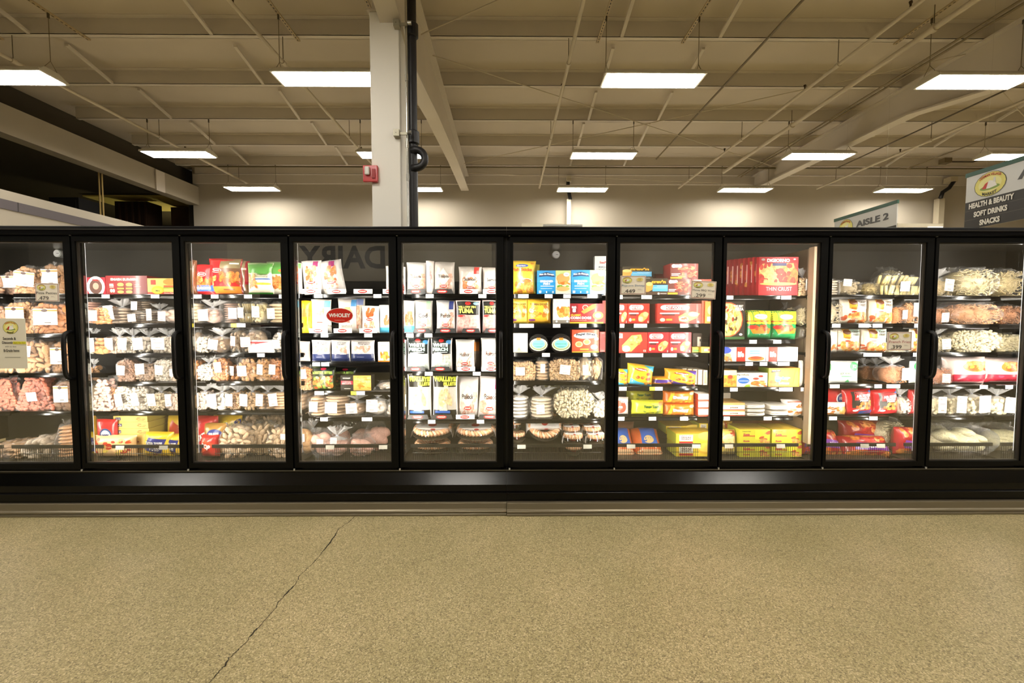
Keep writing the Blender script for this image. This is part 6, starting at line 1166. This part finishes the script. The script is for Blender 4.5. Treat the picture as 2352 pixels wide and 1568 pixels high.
B(9, 3, 2138, 2193, 842, 'shreds', '#e29468', 'orange hash bag with pink sticker', neck=0, seed=4, stick=(.6, .36), sw=.35, sh=.5, scol='#f6dccf')
rw = [('r', .02, .02, .98, .36, '#cf3048'), ('e', .6, .66, .3, .2, '#e0863c'), ('b', .34, .52, .86, .8, 18, .09, ['#e8a050', '#d9602c', '#f0c070'], 3), ('e', .5, .64, .06, .05, '#9ab83a'), ('b', .1, .1, .9, .3, 8, .06, ['#e0506a', '#b8203c'], 4)]
P(9, 3, 2182, 2284, 820, '#f0ddd6', rw, 'white and crimson fries pouch, left', d=.14); P(9, 3, 2274, 2362, 822, '#e3cfc8', rw, 'white and crimson fries pouch, right', d=.14, yoff=.03)
for x0, x1, yt, ds in ((2136, 2179, 892, 'cream potato bag at the left frame'), (2176, 2226, 890, 'cream potato bag, second in line'), (2224, 2282, 888, 'largest cream potato bag with white label'), (2279, 2346, 894, 'cream shredded bag at the right')): B(9, 4, x0, x1, yt, 'loaf', '#eadfb6', ds, seed=x0, stick=(.62, .4), sw=.45, sh=.6)
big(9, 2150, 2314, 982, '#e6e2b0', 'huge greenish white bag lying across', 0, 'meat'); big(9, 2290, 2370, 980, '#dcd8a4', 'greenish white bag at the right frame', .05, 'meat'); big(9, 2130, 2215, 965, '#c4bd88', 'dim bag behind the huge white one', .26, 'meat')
# ---------------------------------------------------------------- labels from where things stand
ORD = ['first', 'second', 'third', 'fourth', 'fifth', 'sixth', 'seventh', 'eighth', 'ninth', 'tenth', 'eleventh', 'twelfth', 'thirteenth', 'fourteenth', 'fifteenth', 'sixteenth', 'seventeenth', 'eighteenth', 'nineteenth', 'twentieth']
from collections import defaultdict
rows_ = defaultdict(list)
for it in ITEMS: rows_[(it[0], it[1], it[4] == 'tray')].append(it)
for (bay, row, tr), its in rows_.items():
    its.sort(key=lambda t: t[2]); seen = defaultdict(int); tot_ = defaultdict(int)
    for it in its: tot_[it[5]] += 1
    for it in its:
        rn = 'in bottom bin' if row == 9 else ORD[row] + ' shelf'
        if row == 0: rn = 'top shelf'
        d = it[5]
        if tot_[d] > 1: seen[d] += 1; d = d + ', ' + ORD[seen[d] - 1] + ' of them'
        lab = d + ', ' + rn + ', ' + ORD[bay] + ' door'
        assert len(lab.split()) <= 16, lab
        tag(it[3], lab, it[4], it[6])
# ---------------------------------------------------------------- placards and stickers on the glass
def placard(x0, x1, y0, y1, name, price, col, label, Y, tilt=0):
    a, zt = at(x0, y0, Y); c, zb = at(x1, y1, Y); w_ = c - a; h_ = zt - zb
    b = MB(); b.box(-w_ / 2, w_ / 2, 0, .003, -h_ / 2, h_ / 2, M('#fdf4e4', .5))
    S = lambda u, v, o: ((u - .5) * w_, -o, (v - .5) * h_)
    fr = '#8a2c34'
    draw(b, S, [('r', .02, .03, .98, .05, fr), ('r', .02, .95, .98, .97, fr), ('r', .02, .03, .035, .97, fr), ('r', .965, .03, .98, .97, fr)] + logo(.27, .76, .19, .17) + [('e', .76, .8, .13, .1, '#efe08a'), ('t', 'FAMILY', .76, .83, .12, .04, '#b8862c', .02), ('t', 'SIZE', .76, .77, .1, .04, '#b8862c', .02),
        ('t', name, .5, .46, .88, .13, col, .0), ('t', price, .36, .18, .44, .2, '#2c2622', .0), ('r', .68, .24, .86, .25, '#a89c8c'), ('r', .68, .28, .8, .29, '#a89c8c')], .5, .0005)
    o = b.build('price_placard'); o.location = ((a + c) / 2, Y, (zt + zb) / 2); o.rotation_euler = (0, tilt, 0); tag(o, label, 'placard', 'handwritten price placards'); return o
placard(80, 136, 650, 692, 'Pizza Patties', '.479', '#2c2622', 'small placard reading Pizza Patties 4.79 in the leftmost door', 3.128, .02)
placard(1425, 1483, 633, 676, 'Popcorn Shrimp', '.449', '#3a6a94', 'small placard reading Popcorn Shrimp 4.49 on the top shelf', 3.128)
placard(1588, 1644, 645, 686, 'Honey BBQ Wings', '.299', '#2c2622', 'tilted placard reading Honey BBQ Wings 2.99 at the top shelf', 3.109, .05)
placard(2039, 2093, 762, 804, 'French Fries', '.399', '#a8444c', 'small placard reading French Fries 3.99 before the potato pouches', 3.128)
a, zt = at(-14, 731, 3.112); c, zb = at(64, 846, 3.112); b = MB(); w_ = c - a; h_ = zt - zb
b.box(-w_ / 2, w_ / 2, 0, .001, -h_ / 2, h_ / 2, M('#e6e0cc', .55))
draw(b, lambda u, v, o: ((u - .5) * w_, -o, (v - .5) * h_), logo(.52, .82, .25, .13) + [('t', 'Seconds &', .47, .6, .42, .055, '#2c2620', .02), ('t', 'Discontinued', .48, .52, .5, .05, '#2c2620', .02), ('r', .58, .49, .99, .54, '#e8e03a'), ('t', 'Items Get New', .79, .515, .36, .03, '#2c2620', .0), ('t', 'with no date', .5, .44, .36, .03, '#6a6458', .0), ('t', 'B-Grade Items', .52, .36, .5, .055, '#2c2620', .02), ('r', .3, .22, .8, .23, '#8a8478')], .5, .0005)
o = b.build('notice_sheet'); o.location = ((a + c) / 2, 3.112, (zt + zb) / 2); tag(o, 'cream notice on the leftmost glass about seconds and B-grade items', 'notice')
a, zt = at(748, 707, 3.133); c, zb = at(812, 742, 3.133); b = MB(); w_ = c - a; h_ = zt - zb
draw(b, lambda u, v, o: ((u - .5) * w_, -o, (v - .5) * h_), [('e', .5, .5, .5, .5, '#f4e8e2'), ('e', .5, .5, .475, .47, '#d42a1c'), ('t', 'WHOLEY', .5, .52, .8, .26, '#fbf4f0', .05), ('t', 'Established 1912', .5, .2, .36, .05, '#f3d8d0', .0), ('t', 'Premium  Seafood', .5, -.17, .86, .13, '#5a544c', .0)], .35, .0004)
o = b.build('glass_decal'); o.location = ((a + c) / 2, 3.134, (zt + zb) / 2); tag(o, 'red oval seafood decal stuck on the fourth door glass', 'decal')
